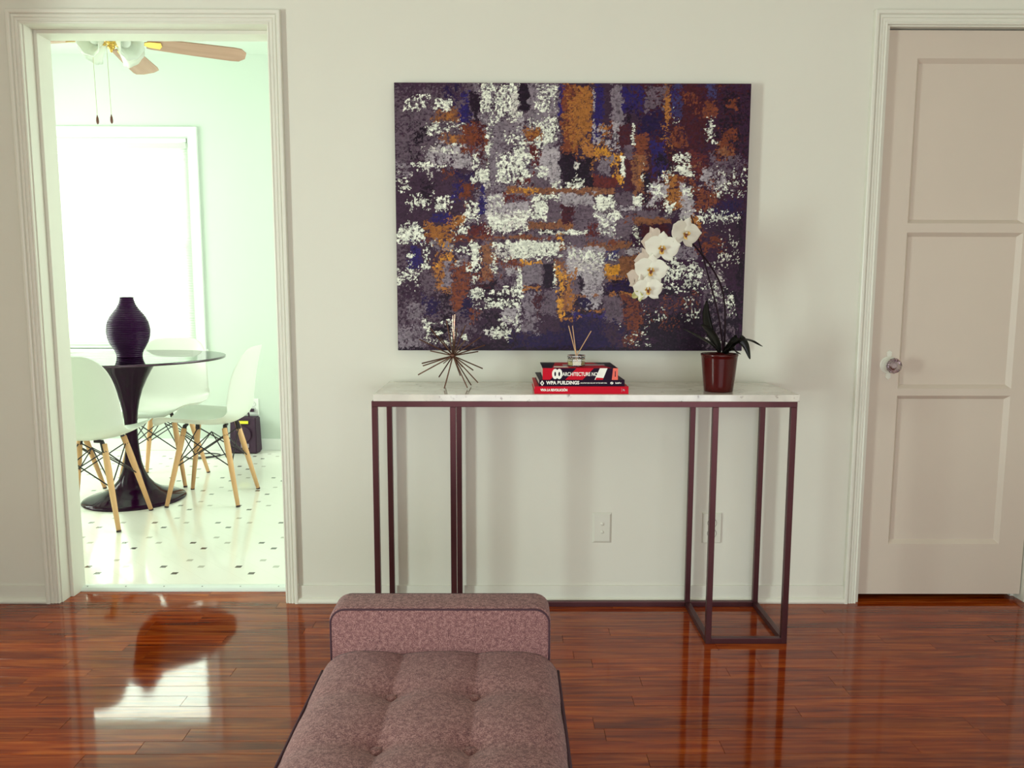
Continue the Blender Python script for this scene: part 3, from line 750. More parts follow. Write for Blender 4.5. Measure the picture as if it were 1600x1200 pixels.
crop(880, 110, 5.161, [
    (0, 100, 235, 480, 'O', .9, 6), (0, 140, 120, 640, 'R', .55, 8), (60, 150, 235, 640, 'O', .75, 8), (150, 560, 260, 800, 'O', .85, 8), (240, 100, 330, 560, 'N', .95, 4), (330, 100, 385, 520, 'D', 1, 4), (385, 100, 480, 430, 'G', 1, 5), (234, 130, 252, 580, 'L', .85, 2),
    (480, 100, 660, 330, 'N', .85, 6), (480, 280, 560, 620, 'K', .7, 6), (660, 100, 830, 320, 'g', .8, 6), (580, 320, 830, 520, 'n', .9, 8), (815, 100, 860, 300, 'o', .95, 3), (815, 190, 860, 400, 'O', .95, 4), (862, 100, 960, 380, 'B', .85, 4), (862, 130, 930, 340, 'N', .6, 4),
    (960, 100, 1160, 400, 'm', .95, 8), (980, 180, 1090, 260, 'R', .5), (1160, 100, 1240, 220, 'B', .9, 3), (1240, 100, 1320, 140, 'R', .6, 3), (1130, 220, 1230, 360, 'R', .95, 4), (1240, 150, 1510, 700, 'K', .55, 10), (1330, 220, 1400, 300, 'R', .7), (1020, 300, 1090, 350, 'R', .6),
    (880, 280, 900, 390, 'W', .5, 2), (1155, 360, 1225, 560, 'W', .75, 5), (1240, 440, 1390, 680, 'R', .75, 10), (1250, 570, 1350, 690, 'o', .7, 6), (800, 400, 870, 640, 'O', .5, 8), (870, 400, 1000, 600, 'R', .7, 8), (1000, 400, 1160, 640, 'm', .8), (890, 380, 930, 440, 'W', .5, 2),
    (260, 440, 370, 600, 'L', .6, 6), (290, 430, 360, 640, 'O', .5, 6), (370, 400, 400, 620, 'R', .8, 4), (400, 410, 440, 660, 'L', .9, 4), (440, 410, 560, 620, 'm', .95, 5), (545, 380, 585, 590, 'W', .85, 3), (575, 510, 670, 780, 'R', 1, 6), (500, 600, 560, 720, 'g', 1, 4),
    (250, 610, 400, 700, 'Y', .75, 8), (230, 640, 300, 700, 'O', .8), (390, 660, 465, 900, 'Y', .85, 5), (270, 690, 395, 830, 'G', 1, 6), (225, 700, 250, 840, 'O', .9, 3), (240, 820, 440, 940, 'r', 1, 5), (0, 670, 90, 900, 'K', 1, 6), (100, 690, 230, 920, 'K', 1, 6), (90, 720, 120, 880, 'w', .7, 3), (30, 870, 165, 930, 'W', .95, 4),
    (465, 680, 500, 840, 'W', .75, 3), (500, 700, 580, 940, 'm', 1, 4), (560, 660, 690, 980, 'o', .9, 5), (590, 680, 640, 950, 'O', .6), (640, 720, 665, 860, 'W', .8, 3), (650, 800, 700, 1100, 'K', .9, 4), (700, 550, 820, 830, 'N', .8, 8), (760, 640, 880, 820, 'K', .6, 8), (880, 660, 1030, 830, 'W', .72, 8),
    (1030, 670, 1120, 750, 'o', .5), (790, 760, 830, 830, 'W', .5), (1030, 640, 1170, 840, 'r', .7, 8), (1165, 640, 1250, 800, 'g', .8), (1240, 680, 1480, 830, 'g', .65, 10), (1240, 655, 1390, 670, 'O', .6, 2), (1120, 800, 1280, 920, 'L', .75, 10), (1280, 800, 1480, 900, 'W', .32, 10),
    (830, 820, 990, 1080, 'O', .85, 6), (910, 840, 990, 900, 'R', .8), (710, 870, 830, 1060, 'L', .85, 8), (710, 890, 830, 1060, 'W', .42, 8), (830, 1030, 920, 1150, 'W', .82, 5), (950, 900, 1050, 1187, 'L', .9, 5), (970, 900, 1050, 1000, 'W', .7, 5), (1050, 900, 1250, 1100, 'R', .85, 10), (1250, 930, 1480, 1010, 'W', .3, 10), (1200, 900, 1400, 960, 'g', .5, 8),
    (1250, 1000, 1480, 1187, 'n', .75, 10), (0, 930, 410, 985, 'o', 1, 3), (0, 980, 250, 1080, 'L', 1, 5), (240, 970, 420, 1100, 'W', .88, 5), (410, 960, 560, 1080, 'g', 1, 5), (555, 990, 640, 1090, 'W', .85, 4), (440, 1070, 640, 1120, 'L', .9, 4), (0, 1070, 90, 1170, 'm', 1, 5), (90, 1080, 280, 1187, 'g', 1, 5),
    (260, 1130, 450, 1187, 'W', .85, 5), (540, 1110, 780, 1180, 'g', 1, 5), (500, 1170, 900, 1187, 'o', .9, 3), (1060, 1100, 1390, 1187, 'W', .45, 8), (960, 1100, 1050, 1187, 'W', .6)])
crop(600, 330, 5.217, [
    (370, 20, 540, 90, 'N', .9, 4), (540, 20, 670, 110, 'O', .9), (100, 85, 320, 230, 'W', .75, 8), (320, 90, 560, 230, 'O', .85, 8), (300, 160, 370, 240, 'R', .5), (580, 100, 690, 215, 'W', .62, 8), (670, 0, 760, 110, 'W', .5, 8), (760, 0, 830, 90, 'g', 1), (690, 90, 870, 190, 'r', .8, 6), (840, 0, 1180, 130, 'w', .9, 6), (850, 20, 1170, 165, 'W', .6, 6),
    (1200, 0, 1340, 60, 'W', .85, 4), (1340, 0, 1450, 70, 'g', 1, 4), (1460, 0, 1540, 80, 'm', 1, 4), (1190, 65, 1540, 130, 'o', 1, 4), (540, 185, 1420, 220, 'R', .95, 4), (860, 180, 1250, 210, 'o', .7, 3), (1150, 140, 1420, 165, 'K', .8, 3), (1280, 138, 1565, 170, 'W', .85, 3), (1410, 150, 1470, 220, 'Y', .75, 4),
    (210, 240, 320, 480, 'N', .8, 6), (100, 240, 210, 440, 'g', .7, 6), (320, 250, 390, 450, 'W', .6, 6), (200, 330, 240, 430, 'W', .8, 4), (390, 220, 560, 300, 'G', .7), (455, 230, 540, 330, 'Y', .75, 5), (540, 250, 700, 320, 'W', .62, 6), (400, 340, 560, 640, 'O', .75, 8), (440, 340, 580, 420, 'Y', .6, 6), (490, 400, 560, 600, 'G', 1, 4), (110, 470, 320, 610, 'W', .42, 10),
    (100, 600, 400, 700, 'D', .7, 8), (330, 480, 400, 640, 'g', .9), (560, 400, 640, 720, 'R', .95, 5), (590, 330, 720, 430, 'G', .9, 5), (580, 400, 710, 700, 'R', .9, 5), (580, 360, 640, 430, 'w', .4), (705, 235, 795, 490, 'W', .92, 5), (790, 225, 890, 560, 'o', .95, 6), (720, 480, 890, 570, 'R', .6, 8), (710, 490, 780, 560, 'W', .4), (890, 290, 930, 540, 'W', .85, 4),
    (880, 225, 1460, 290, 'W', .95, 5), (1000, 230, 1440, 370, 'W', .92, 6), (920, 290, 1060, 350, 'w', .8, 5), (930, 370, 1130, 460, 'R', .85, 6), (1130, 390, 1310, 420, 'Y', .85, 3), (930, 440, 1120, 620, 'g', .6, 8), (1020, 440, 1100, 500, 'L', .95, 4), (920, 480, 1000, 560, 'R', .6), (1090, 430, 1140, 640, 'W', .8, 4), (1140, 425, 1300, 590, 'G', 1, 4),
    (1310, 420, 1395, 610, 'K', 1, 3), (1390, 400, 1410, 610, 'W', .8, 2), (1400, 380, 1520, 440, 'o', .8), (1410, 440, 1490, 850, 'Y', .85, 5), (1480, 450, 1565, 800, 'O', .7, 6), (1490, 450, 1560, 700, 'Y', .55, 5), (1510, 280, 1565, 560, 'L', 1, 4), (1515, 280, 1565, 360, 'W', .7, 4), (1450, 240, 1565, 290, 'o', .6),
    (1140, 590, 1290, 640, 'O', 1, 4), (1140, 640, 1280, 1000, 'G', .9, 6), (1280, 620, 1420, 860, 'g', .95, 6), (1240, 660, 1300, 900, 'm', .6, 6), (700, 570, 900, 640, 'm', .9, 6), (820, 570, 920, 650, 'K', .8, 6), (710, 630, 1130, 690, 'W', .72, 6), (710, 640, 790, 780, 'W', .5, 6), (790, 680, 1000, 730, 'K', .8, 5), (830, 720, 1110, 790, 'W', .7, 6),
    (960, 770, 1120, 900, 'L', .9, 6), (930, 860, 1080, 920, 'W', .5, 5), (1090, 740, 1120, 980, 'W', .8, 3), (1040, 880, 1110, 980, 'L', .6), (890, 960, 1050, 1050, 'W', .82, 5), (940, 820, 1000, 960, 'W', .3, 6), (820, 800, 960, 1000, 'K', .6, 8), (640, 680, 730, 860, 'n', .8, 6), (550, 700, 650, 830, 'R', .85, 6), (330, 680, 450, 860, 'n', .85, 6), (450, 680, 560, 880, 'K', .6, 8),
    (180, 760, 340, 890, 'G', .85, 6), (720, 800, 800, 900, 'R', .8), (310, 870, 350, 910, 'w', .6), (350, 895, 560, 925, 'W', .7, 4), (345, 900, 380, 1060, 'W', .6, 4), (560, 870, 580, 1060, 'W', .7, 3), (590, 900, 700, 1010, 'g', .9, 4), (380, 920, 560, 980, 'K', .95, 4), (380, 985, 520, 1010, 'W', .6, 3), (590, 1005, 680, 1040, 'W', .85, 4), (350, 1040, 560, 1090, 'W', .5, 4), (390, 1010, 530, 1050, 'K', .9, 3),
    (120, 950, 340, 1140, 'G', .8, 10), (830, 970, 900, 1010, 'w', .5), (700, 1040, 1100, 1135, 'K', .6, 8), (1050, 1000, 1565, 1140, 'n', .8, 8), (1440, 870, 1565, 895, 'O', .8, 3), (1230, 850, 1440, 980, 'D', .6), (1510, 560, 1565, 850, 'G', .8), (1140, 900, 1240, 1000, 'g', .5, 8)])
crop(880, 330, 5.0, [
    (0, 0, 80, 80, 'm', .9), (80, 0, 270, 80, 'g', 1), (260, 0, 450, 190, 'L', .9, 5), (260, 0, 450, 180, 'W', .42, 6), (400, 40, 540, 200, 'g', 1, 4), (0, 85, 90, 115, 'O', .9, 3), (0, 130, 190, 165, 'W', .92, 3), (190, 90, 270, 170, 'r', .8), (20, 180, 400, 250, 'g', 1, 4), (530, 0, 870, 30, 'g', .9), (550, 40, 860, 85, 'o', 1, 4), (500, 20, 560, 60, 'R', .8),
    (550, 85, 610, 250, 'W', .78, 4), (610, 85, 830, 200, 'm', 1, 5), (900, 0, 1000, 50, 'L', .9, 4), (1010, 20, 1080, 120, 'O', .7, 5), (1080, 0, 1380, 60, 'W', .4, 8), (1100, 60, 1280, 130, 'w', .45, 8), (150, 235, 520, 285, 'o', 1, 5), (200, 210, 440, 250, 'R', .6), (0, 230, 60, 280, 'W', .5), (470, 275, 640, 320, 'L', .9, 4),
    (50, 270, 330, 500, 'L', 1, 4), (50, 280, 330, 370, 'W', .7, 6), (60, 360, 320, 480, 'w', .5, 6), (330, 285, 440, 370, 'B', .8, 4), (380, 310, 440, 370, 'W', .75, 5), (430, 320, 580, 500, 'o', 1, 4), (330, 390, 445, 490, 'Y', 1, 4), (350, 480, 520, 540, 'O', .85, 5), (0, 290, 50, 450, 'G', .9), (130, 480, 160, 660, 'K', .9, 3), (160, 480, 330, 740, 'L', 1, 5), (200, 560, 330, 700, 'G', .4),
    (30, 440, 95, 780, 'O', .8, 5), (0, 420, 40, 760, 'o', .9, 4), (80, 520, 130, 640, 'g', .9), (90, 640, 280, 665, 'o', .8, 3), (95, 660, 210, 750, 'n', .9), (330, 540, 540, 640, 'n', .7, 6), (380, 625, 560, 655, 'O', .9, 3), (320, 660, 480, 860, 'g', 1, 4), (480, 660, 630, 880, 'R', .8, 5), (490, 680, 620, 780, 'm', .4), (110, 760, 330, 785, 'O', .85, 3), (90, 785, 330, 850, 'N', .9, 5), (0, 825, 150, 850, 'O', .6, 3),
    (0, 850, 330, 1085, 'n', .85, 8), (150, 860, 480, 1085, 'n', .5, 10), (330, 850, 480, 1085, 'D', .6, 8), (480, 860, 620, 1085, 'R', .5, 8), (480, 900, 700, 1040, 'W', .16, 10), (500, 780, 830, 800, 'R', .6, 4), (620, 640, 1080, 780, 'D', .8, 8), (800, 640, 1050, 800, 'R', .35, 8), (620, 660, 1080, 900, 'W', .10, 10),
    (860, 240, 1060, 370, 'G', .85, 6), (1060, 130, 1250, 300, 'R', .45, 8), (1100, 60, 1400, 200, 'D', .8, 8), (1250, 200, 1400, 300, 'W', .14, 8), (800, 370, 1090, 440, 'W', .62, 7), (780, 430, 940, 520, 'W', .5, 7), (930, 480, 1090, 600, 'W', .62, 8), (780, 560, 900, 620, 'W', .4, 8), (800, 520, 940, 560, 'P', .85), (740, 540, 790, 560, 'K', .8),
    (1090, 440, 1290, 700, 'g', .7, 6), (1140, 400, 1240, 560, 'W', .22, 8), (1225, 320, 1390, 400, 'W', .42, 8), (1210, 380, 1240, 520, 'w', .6), (1290, 600, 1370, 820, 'W', .28, 8), (1140, 520, 1240, 700, 'W', .28, 8), (1080, 600, 1110, 1000, 'P', 1, 3), (1110, 700, 1370, 1080, 'g', .35, 8), (1140, 1000, 1360, 1050, 'w', .14, 6), (700, 850, 1080, 1085, 'K', .85, 8), (1370, 0, 1420, 1085, 'K', .9, 4), (620, 700, 900, 900, 'R', .12, 10)])
stroke(500, 543, 1300, 600, 'K', .8, 2); stroke(1155, 100, 1300, 600, 'P', .5, 3); stroke(500, 0, 1300, 133, 'P', .35, 3)
# fine dark and pale speckle of the palette-knife texture
for nm_, c_, th_, w_ in ((N_fine[0], 'K', .90, .7), (N_fine[1], 'D', .88, .55), (N_speck[2], 'P', .93, .6)):
    mk = np.clip((nm_ - th_) / .05, 0, 1)[..., None] * w_
    img = img * (1 - mk) + lin(PC[c_])[None, None, :] * mk
pnt = tag(empty('painting', (PX, 0, PZ)), 'large abstract canvas in ochre, navy, grey and white hanging above the console table', 'painting')
add_box('canvas', (0, -.036, 0), (PWID, -.001, PHT), 'canvas_side', pnt, .002)
px = PWID * uu; pz_ = PHT * (1 - vv)
co = np.stack([px, -.0364 - hgt * .0016, pz_], -1).reshape(-1, 3)
co[:, 0] = .0008 + co[:, 0] * (PWID - .0016) / PWID; co[:, 2] = .0008 + co[:, 2] * (PHT - .0016) / PHT
idx = np.arange(GW * GH).reshape(GH, GW)
quads = np.stack([idx[1:, :-1], idx[1:, 1:], idx[:-1, 1:], idx[:-1, :-1]], -1).reshape(-1, 4)
me = bpy.data.meshes.new('paint_layer')
me.vertices.add(len(co)); me.vertices.foreach_set('co', co.astype(np.float32).ravel())
me.loops.add(quads.size); me.loops.foreach_set('vertex_index', quads.astype(np.int32).ravel())
me.polygons.add(len(quads)); me.polygons.foreach_set('loop_start', (np.arange(len(quads)) * 4).astype(np.int32))
me.update(calc_edges=True); me.validate()
ca = me.color_attributes.new('paint', 'FLOAT_COLOR', 'POINT')
rgba = np.ones((len(co), 4), np.float32); rgba[:, :3] = img.reshape(-1, 3)
ca.data.foreach_set('color', rgba.ravel())
link('paint_layer', me, 'paint', pnt)

# ------------------------------------------------------------------ bench in the foreground
BX, BY, BW, BL = -.143, -1.242, .498, 1.32     # centre x, far end y, width, length towards the camera
BZ = .402
bench = tag(empty('tufted_bench', (BX, BY, 0)), 'grey tweed tufted bench with a padded end in front of the console table', 'bench')
us = np.linspace(-BW / 2, BW / 2, 85); ws = np.linspace(0, BL, 200)
bx_ = [-.0795, .0795]; by_ = [.164 + .176 * k for k in range(7)]
verts = []; faces = []
def cz(x, y):
    e = min(BW / 2 - abs(x), y + .075, BL - y)
    rim = -.040 * math.exp(-max(e, 0) / .022) - .012 * math.exp(-max(e, 0) / .08)
    z = BZ + .004 + rim
    for sxx in bx_:
        z -= .0042 * math.exp(-((x - sxx) / .0035) ** 2) + .005 * math.exp(-((x - sxx) / .03) ** 2)
    for k, yb_ in enumerate(by_):
        z -= .004 * math.exp(-((y - yb_) / .03) ** 2)
        for sxx in bx_:
            r2 = ((x - sxx) ** 2 + (y - yb_) ** 2)
            z -= .017 * math.exp(-math.sqrt(r2 + .00004) / .017) + .004 * math.exp(-r2 / .0028)
    z += .002 * mnoise.noise(Vector((x * 9, y * 9, 0)))
    return z
for y in ws:
    for x in us: verts.append((x, -y, cz(x, y)))
nx, ny = len(us), len(ws)
for j_ in range(ny - 1):
    for i in range(nx - 1):
        a = j_ * nx + i; faces.append((a, a + nx, a + nx + 1, a + 1))
# skirt down the sides
bz0 = BZ - .105
ring = [i for i in range(nx)] + [j_ * nx + nx - 1 for j_ in range(1, ny)] + [(ny - 1) * nx + i for i in range(nx - 2, -1, -1)] + [j_ * nx for j_ in range(ny - 2, 0, -1)]
base = len(verts)
for r_ in ring:
    v = verts[r_]; verts.append((v[0] * 1.006, v[1], BZ - .075))
base2 = len(verts)
for r_ in ring:
    v = verts[r_]; verts.append((v[0] * .99, v[1], bz0))
n = len(ring)
for k in range(n):
    q = (k + 1) % n
    faces.append((ring[k], ring[q], base + q, base + k)); faces.append((base + k, base + q, base2 + q, base2 + k))
me = bpy.data.meshes.new('cushion'); me.from_pydata(verts, [], faces); me.update()
bm = bmesh.new(); bm.from_mesh(me); bmesh.ops.recalc_face_normals(bm, faces=bm.faces); bm.to_mesh(me); bm.free()
cush = link('seat_cushion', me, 'tweed', bench, True)
def seam_tube(nm, pts, r_, par, m_='piping'):
    bm = bmesh.new(); tube(bm, pts, r_, 6); return from_bm(nm, bm, m_, par, True)
e_ = .004
for sgx in (-1, 1):
    pts = [(sgx * (BW / 2 + .001), -y, BZ - .047) for y in np.linspace(.0, BL - .02, 30)]
    seam_tube('piping', pts, .0032, cush)
for sxx in bx_:
    pts = [(sxx, -y, cz(sxx, y) + .0004) for y in np.linspace(.012, BL - .02, 220)]
    seam_tube('seam', pts, .0011, cush, 'tweed')
for yb_ in by_:
    for sxx in bx_:
        bm = bmesh.new(); lathe(bm, [(.0020, -.006), (.0115, -.004), (.0125, .0), (.011, .0035), (.0065, .0058), (.0015, .0065)], 20, (sxx, -yb_, cz(sxx, yb_) + .006))
        from_bm('button', bm, 'tweed', cush, True)
# padded end
AW = .468
def soft_box(nm, cx, cy, cz_, wx, wy, wz, rad, par, seg=6, m_='tweed', puff=0.0):
    bm = bmesh.new(); box(bm, (-wx / 2, -wy / 2, -wz / 2), (wx / 2, wy / 2, wz / 2))
    bmesh.ops.bevel(bm, geom=list(bm.edges), offset=rad, segments=seg, affect='EDGES', profile=.5)
    bmesh.ops.translate(bm, verts=bm.verts, vec=(cx, cy, cz_))
    return from_bm(nm, bm, m_, par, True)
ah = .492 - .16
bm = bmesh.new()
box(bm, (-AW / 2, 0, .16), (AW / 2, .088, .494))
bmesh.ops.bevel(bm, geom=[e for e in bm.edges if (abs(e.verts[0].co.x) > .2 and abs(e.verts[1].co.x) > .2 and e.verts[0].co.x * e.verts[1].co.x > 0 and max(v.co.z for v in e.verts) > .4 and abs(e.verts[0].co.y - e.verts[1].co.y) > .05)], offset=.03, segments=8, affect='EDGES', profile=.5)
bmesh.ops.bevel(bm, geom=[e for e in bm.edges if abs(e.verts[0].co.y - e.verts[1].co.y) < .001], offset=.009, segments=4, affect='EDGES', profile=.5)
arm = from_bm('padded_end', bm, 'tweed', bench, True)
def arm_outline(y, k=.0, dz=.0):
    w, zt_, r_ = AW / 2 - k, .494 - k, .03
    pts = [(-w, y, .30)]
    for a in range(0, 91, 10): pts.append((-w + r_ - r_ * math.cos(R(a)), y, zt_ - r_ + r_ * math.sin(R(a))))
    for a in range(0, 91, 10): pts.append((w - r_ + r_ * math.sin(R(a)), y, zt_ - r_ + r_ * math.cos(R(a))))
    pts.append((w, y, .30)); return pts
seam_tube('piping', arm_outline(.0015, .0035), .0022, arm)
seam_tube('piping', arm_outline(.0865, .0035), .0022, arm)
bm = bmesh.new(); box(bm, (-BW / 2 + .012, -BL + .015, .20), (BW / 2 - .012, -.002, bz0 + .004), .006)
from_bm('bench_base', bm, 'tweed', bench)
for sxx in (-1, 1):
    for yy in (-.07, -BL + .09):
        bm = bmesh.new(); tube(bm, [(sxx * (BW / 2 - .05), yy, .205), (sxx * (BW / 2 - .035), yy, 0.0)], [.018, .011], 16); from_bm('leg', bm, 'fob', bench, True)

# ------------------------------------------------------------------ things on the console table
TZ = .8285
# bronze rod sculpture
uc = Vector((-.184, -.200, .938))
uy = uc.y
urch = tag(empty('rod_sculpture', (uc.x, uc.y, TZ)), 'dark bronze starburst of thin rods on the left of the marble top', 'sculpture')
SC = 2.60 / 1240 / 9.23
tips = [(300, 200), (515, 110), (625, 25), (655, 15), (702, 195), (790, 190), (822, 365), (1022, 360), (1098, 447), (972, 590), (932, 790), (1045, 835), (992, 1000), (874, 1030), (835, 1082),
        (700, 955), (500, 1098), (486, 1030), (450, 885), (442, 776), (103, 903), (153, 792), (198, 702), (252, 580), (140, 370), (410, 380), (650, 250), (730, 830)]
zc_ = uc.z - TZ
for i, (tx, ty) in enumerate(tips):
    dx, dz = (tx - 620) * SC, (620 - ty) * SC
    L = .126; r_ = math.hypot(dx, dz)
    dy = math.sqrt(max(L * L - r_ * r_, 0.0)) * (1 if i % 2 else -1) * .95
    if (tx, ty) in ((500, 1098), (835, 1082), (486, 1030), (874, 1030)):
        dy = {500: -.035, 835: -.02, 486: .05, 874: .055}[tx]
        dz = -(zc_ - .003) if ty > 1040 else dz
        dz = max(dz, -(zc_ - .003))
        if tx in (486, 874): dz = -(zc_ - .003) * 1.0
    dz = max(dz, -(zc_ - .004))
    d_ = Vector((dx, dy, dz))
    bm = bmesh.new(); tube(bm, [Vector((0, 0, zc_)) + d_.normalized() * .004, Vector((0, 0, zc_)) + d_], .0021, 8)
    from_bm('rod', bm, 'brass_dark', urch)
bm = bmesh.new(); bmesh.ops.create_icosphere(bm, subdivisions=2, radius=.009); bmesh.ops.translate(bm, verts=bm.verts, vec=(0, 0, zc_)); from_bm('hub', bm, 'brass_dark', urch)

# books
def book(nm, x0, x1, yf, dep, z0, z1, cover, label, rz=0.0, ins=.003):
    w, h = x1 - x0, z1 - z0
    e = tag(empty(nm, ((x0 + x1) / 2, yf, z0), rz), label, 'book', 'books stacked on the marble top')
    t = .0022
    bm = bmesh.new()
    box(bm, (-w / 2, 0, 0), (w / 2, dep, t)); box(bm, (-w / 2, 0, h - t), (w / 2, dep, h)); box(bm, (-w / 2, 0, t), (w / 2, t, h - t))
    from_bm('cover', bm, cover, e)
    add_box('page_block', (-w / 2 + ins, t, t), (w / 2 - ins, dep - ins, h - t), 'pages', e)
    return e, w, h
def flat(nm, pts, par, m_, y=-.0003, z_axis=True):
    bm = bmesh.new()
    if z_axis: vs_ = [bm.verts.new((p[0], y, p[1])) for p in pts]; vb_ = [bm.verts.new((p[0], y + .00025, p[1])) for p in pts]
    else: vs_ = [bm.verts.new((p[0], p[1], y)) for p in pts]; vb_ = [bm.verts.new((p[0], p[1], y - .00025)) for p in pts]
    bm.faces.new(vs_); n_ = len(pts)
    for k in range(n_): bm.faces.new((vs_[k], vb_[k], vb_[(k + 1) % n_], vs_[(k + 1) % n_]))
    bmesh.ops.recalc_face_normals(bm, faces=bm.faces)
    return from_bm(nm, bm, m_, par)
YF = -.335
b1, w, h = book('book', .084, .384, YF, .255, TZ, TZ + .0235, 'red_cover', 'red book with white spine lettering, bottommost of the stack on the marble top')
text_mesh('lettering', 'VIVA LA REVOLUCIÓN', .0105, 'white_ink', b1, (-w / 2 + .019, -.0006, h / 2), .0005, .086)
flat('spine_mark', [(w / 2 - .022, .006), (w / 2 - .0214, .006), (w / 2 - .0214, .019), (w / 2 - .022, .019)], b1, 'grey_ink')
text_mesh('lettering', 'Ph', .009, 'grey_ink', b1, (w / 2 - .018, -.0006, h / 2), .0001, .006)
b2, w, h = book('book', .099, .372, YF + .004, .235, TZ + .0237, TZ + .0440, 'dark_cover', 'black book with white spine lettering, in the middle of the stack', rz=R(1.2))
text_mesh('lettering', 'WPA BUILDINGS', .0150, 'white_ink', b2, (-w / 2 + .022, -.0006, h / 2 + .0008), .0006, .106)
text_mesh('lettering', 'ARCHITECTURE AND ART OF THE NEW DEAL', .0055, 'white_ink', b2, (-w / 2 + .131, -.0006, h / 2), .0001, .086)
text_mesh('lettering', 'Schiffer', .0075, 'white_ink', b2, (w / 2 - .030, -.0006, h / 2), .0002, .020)
flat('diamond_mark', [(-w / 2 + .003, h / 2), (-w / 2 + .0095, .0012), (-w / 2 + .016, h / 2), (-w / 2 + .0095, h - .0012)], b2, 'white_ink')
flat('diamond_core', [(-w / 2 + .0075, h / 2), (-w / 2 + .0095, .005), (-w / 2 + .0115, h / 2), (-w / 2 + .0095, h - .005)], b2, 'dark_cover', -.0006)
flat('round_mark', [(w / 2 - .041 + .0050 * math.cos(k * math.pi / 8), h / 2 + .0040 * math.sin(k * math.pi / 8)) for k in range(16)], b2, 'white_ink')
flat('round_core', [(w / 2 - .044, h / 2 - .0018), (w / 2 - .0435, h / 2 - .0026), (w / 2 - .038, h / 2 + .0018), (w / 2 - .0385, h / 2 + .0026)], b2, 'dark_cover', -.0006)
b3, w, h = book('book', .110, .350, YF + .006, .20, TZ + .0442, TZ + .0815, 'dark_cover', 'thick red and black book with a white number, topmost of the stack')
def sp(nm, p, m_, y=-.0003): flat(nm, [(-w / 2 + a * w, c_ * h) for a, c_ in p], b3, m_, y)
sp('spine_red_field', [(0, 0), (.10, 0), (.155, .40), (.155, 1), (0, 1)], 'red_ink')
sp('spine_red_band', [(.30, 0), (.53, 0), (.68, 1), (.45, 1)], 'red_ink')
sp('spine_white_band', [(.69, 0), (.80, 0), (.86, 1), (.76, 1)], 'white_ink')
sp('spine_red_band', [(.80, 0), (.70, 0), (.715, .2), (.81, .16)], 'red_ink', -.0006)
sp('spine_orange_block', [(.92, 0), (1, 0), (1, 1), (.935, 1)], 'orange_ink')
flat('spine_orange_core', [(w / 2 - .010, .010), (w / 2 - .007, .010), (w / 2 - .0075, .028), (w / 2 - .0095, .028)], b3, 'dark_cover', -.0006)
text_mesh('lettering', 'ARCHITECTURE NOW!', .0165, 'white_ink', b3, (-w / 2 + .063, -.0007, h / 2 - .001), .0003, .128)
def ring_mesh(nm, cx, cz_, ro, ri, sx_, par, m_, y=-.0007):
    bm = bmesh.new(); N_ = 24
    A = [bm.verts.new((cx + sx_ * ro * math.cos(2 * math.pi * k / N_), y, cz_ + ro * math.sin(2 * math.pi * k / N_))) for k in range(N_)]
    B = [bm.verts.new((cx + sx_ * .75 * ri * math.cos(2 * math.pi * k / N_), y, cz_ + ri * 1.1 * math.sin(2 * math.pi * k / N_))) for k in range(N_)]
    for k in range(N_): bm.faces.new((A[k], A[(k + 1) % N_], B[(k + 1) % N_], B[k]))
    return from_bm(nm, bm, m_, par)
ring_mesh('number_loop', -w / 2 + .040, h / 2, .0165, .0065, .60, b3, 'white_ink'); ring_mesh('number_loop', -w / 2 + .053, h / 2, .0165, .0065, .60, b3, 'white_ink', -.0008)
# cover print on the upper face
zt_ = h + .0003
flat('cover_print', [(-w / 2 + .03, .0), (w / 2 - .02, .0), (w / 2 - .06, .19), (-w / 2 + .05, .19)], b3, 'red_ink', zt_, False)
flat('cover_print', [(-w / 2 + .035, .02), (-w / 2 + .085, .02), (-w / 2 + .08, .06), (-w / 2 + .04, .06)], b3, 'white_ink', zt_ + .0003, False)
flat('cover_print', [(-w / 2 + .07, .07), (w / 2 - .03, .09), (w / 2 - .03, .13), (-w / 2 + .07, .12)], b3, 'grey_ink', zt_ + .0003, False)

# reed diffuser standing on the top book
DZ = TZ + .0830
rd = tag(empty('reed_diffuser', (.222, -.270, DZ)), 'small glass reed diffuser with three sticks on top of the book stack', 'diffuser')
bm = bmesh.new()
lathe(bm, [(.027, 0), (.029, .002), (.029, .024), (.026, .027), (.012, .028), (.010, .030), (.010, .0305), (.008, .0305), (.008, .027), (.024, .0245), (.0265, .022), (.0265, .004), (.025, .0035)], 6, cap=True)
from_bm('glass_bottle', bm, 'bottle', rd)
bm = bmesh.new(); lathe(bm, [(.0262, .0037), (.0262, .0150)], 6); from_bm('oil', bm, 'diff_liquid', rd)['label'] = 'pale yellow oil'
bm = bmesh.new(); lathe(bm, [(.029, .0282), (.0295, .0300), (.0295, .0345), (.028, .0360), (.0095, .0360), (.0095, .0282)], 6, cap=False); from_bm('glass_collar', bm, 'bottle', rd)
for (tx, tz, ty) in ((-.0255, .130, .012), (-.0145, .131, -.01), (.0480, .113, .01)):
    bm = bmesh.new(); tube(bm, [(-tx * .18, 0, .008), (0, 0, .032), (tx, ty, tz)], .0015, 6); from_bm('reed', bm, 'rattan', rd)

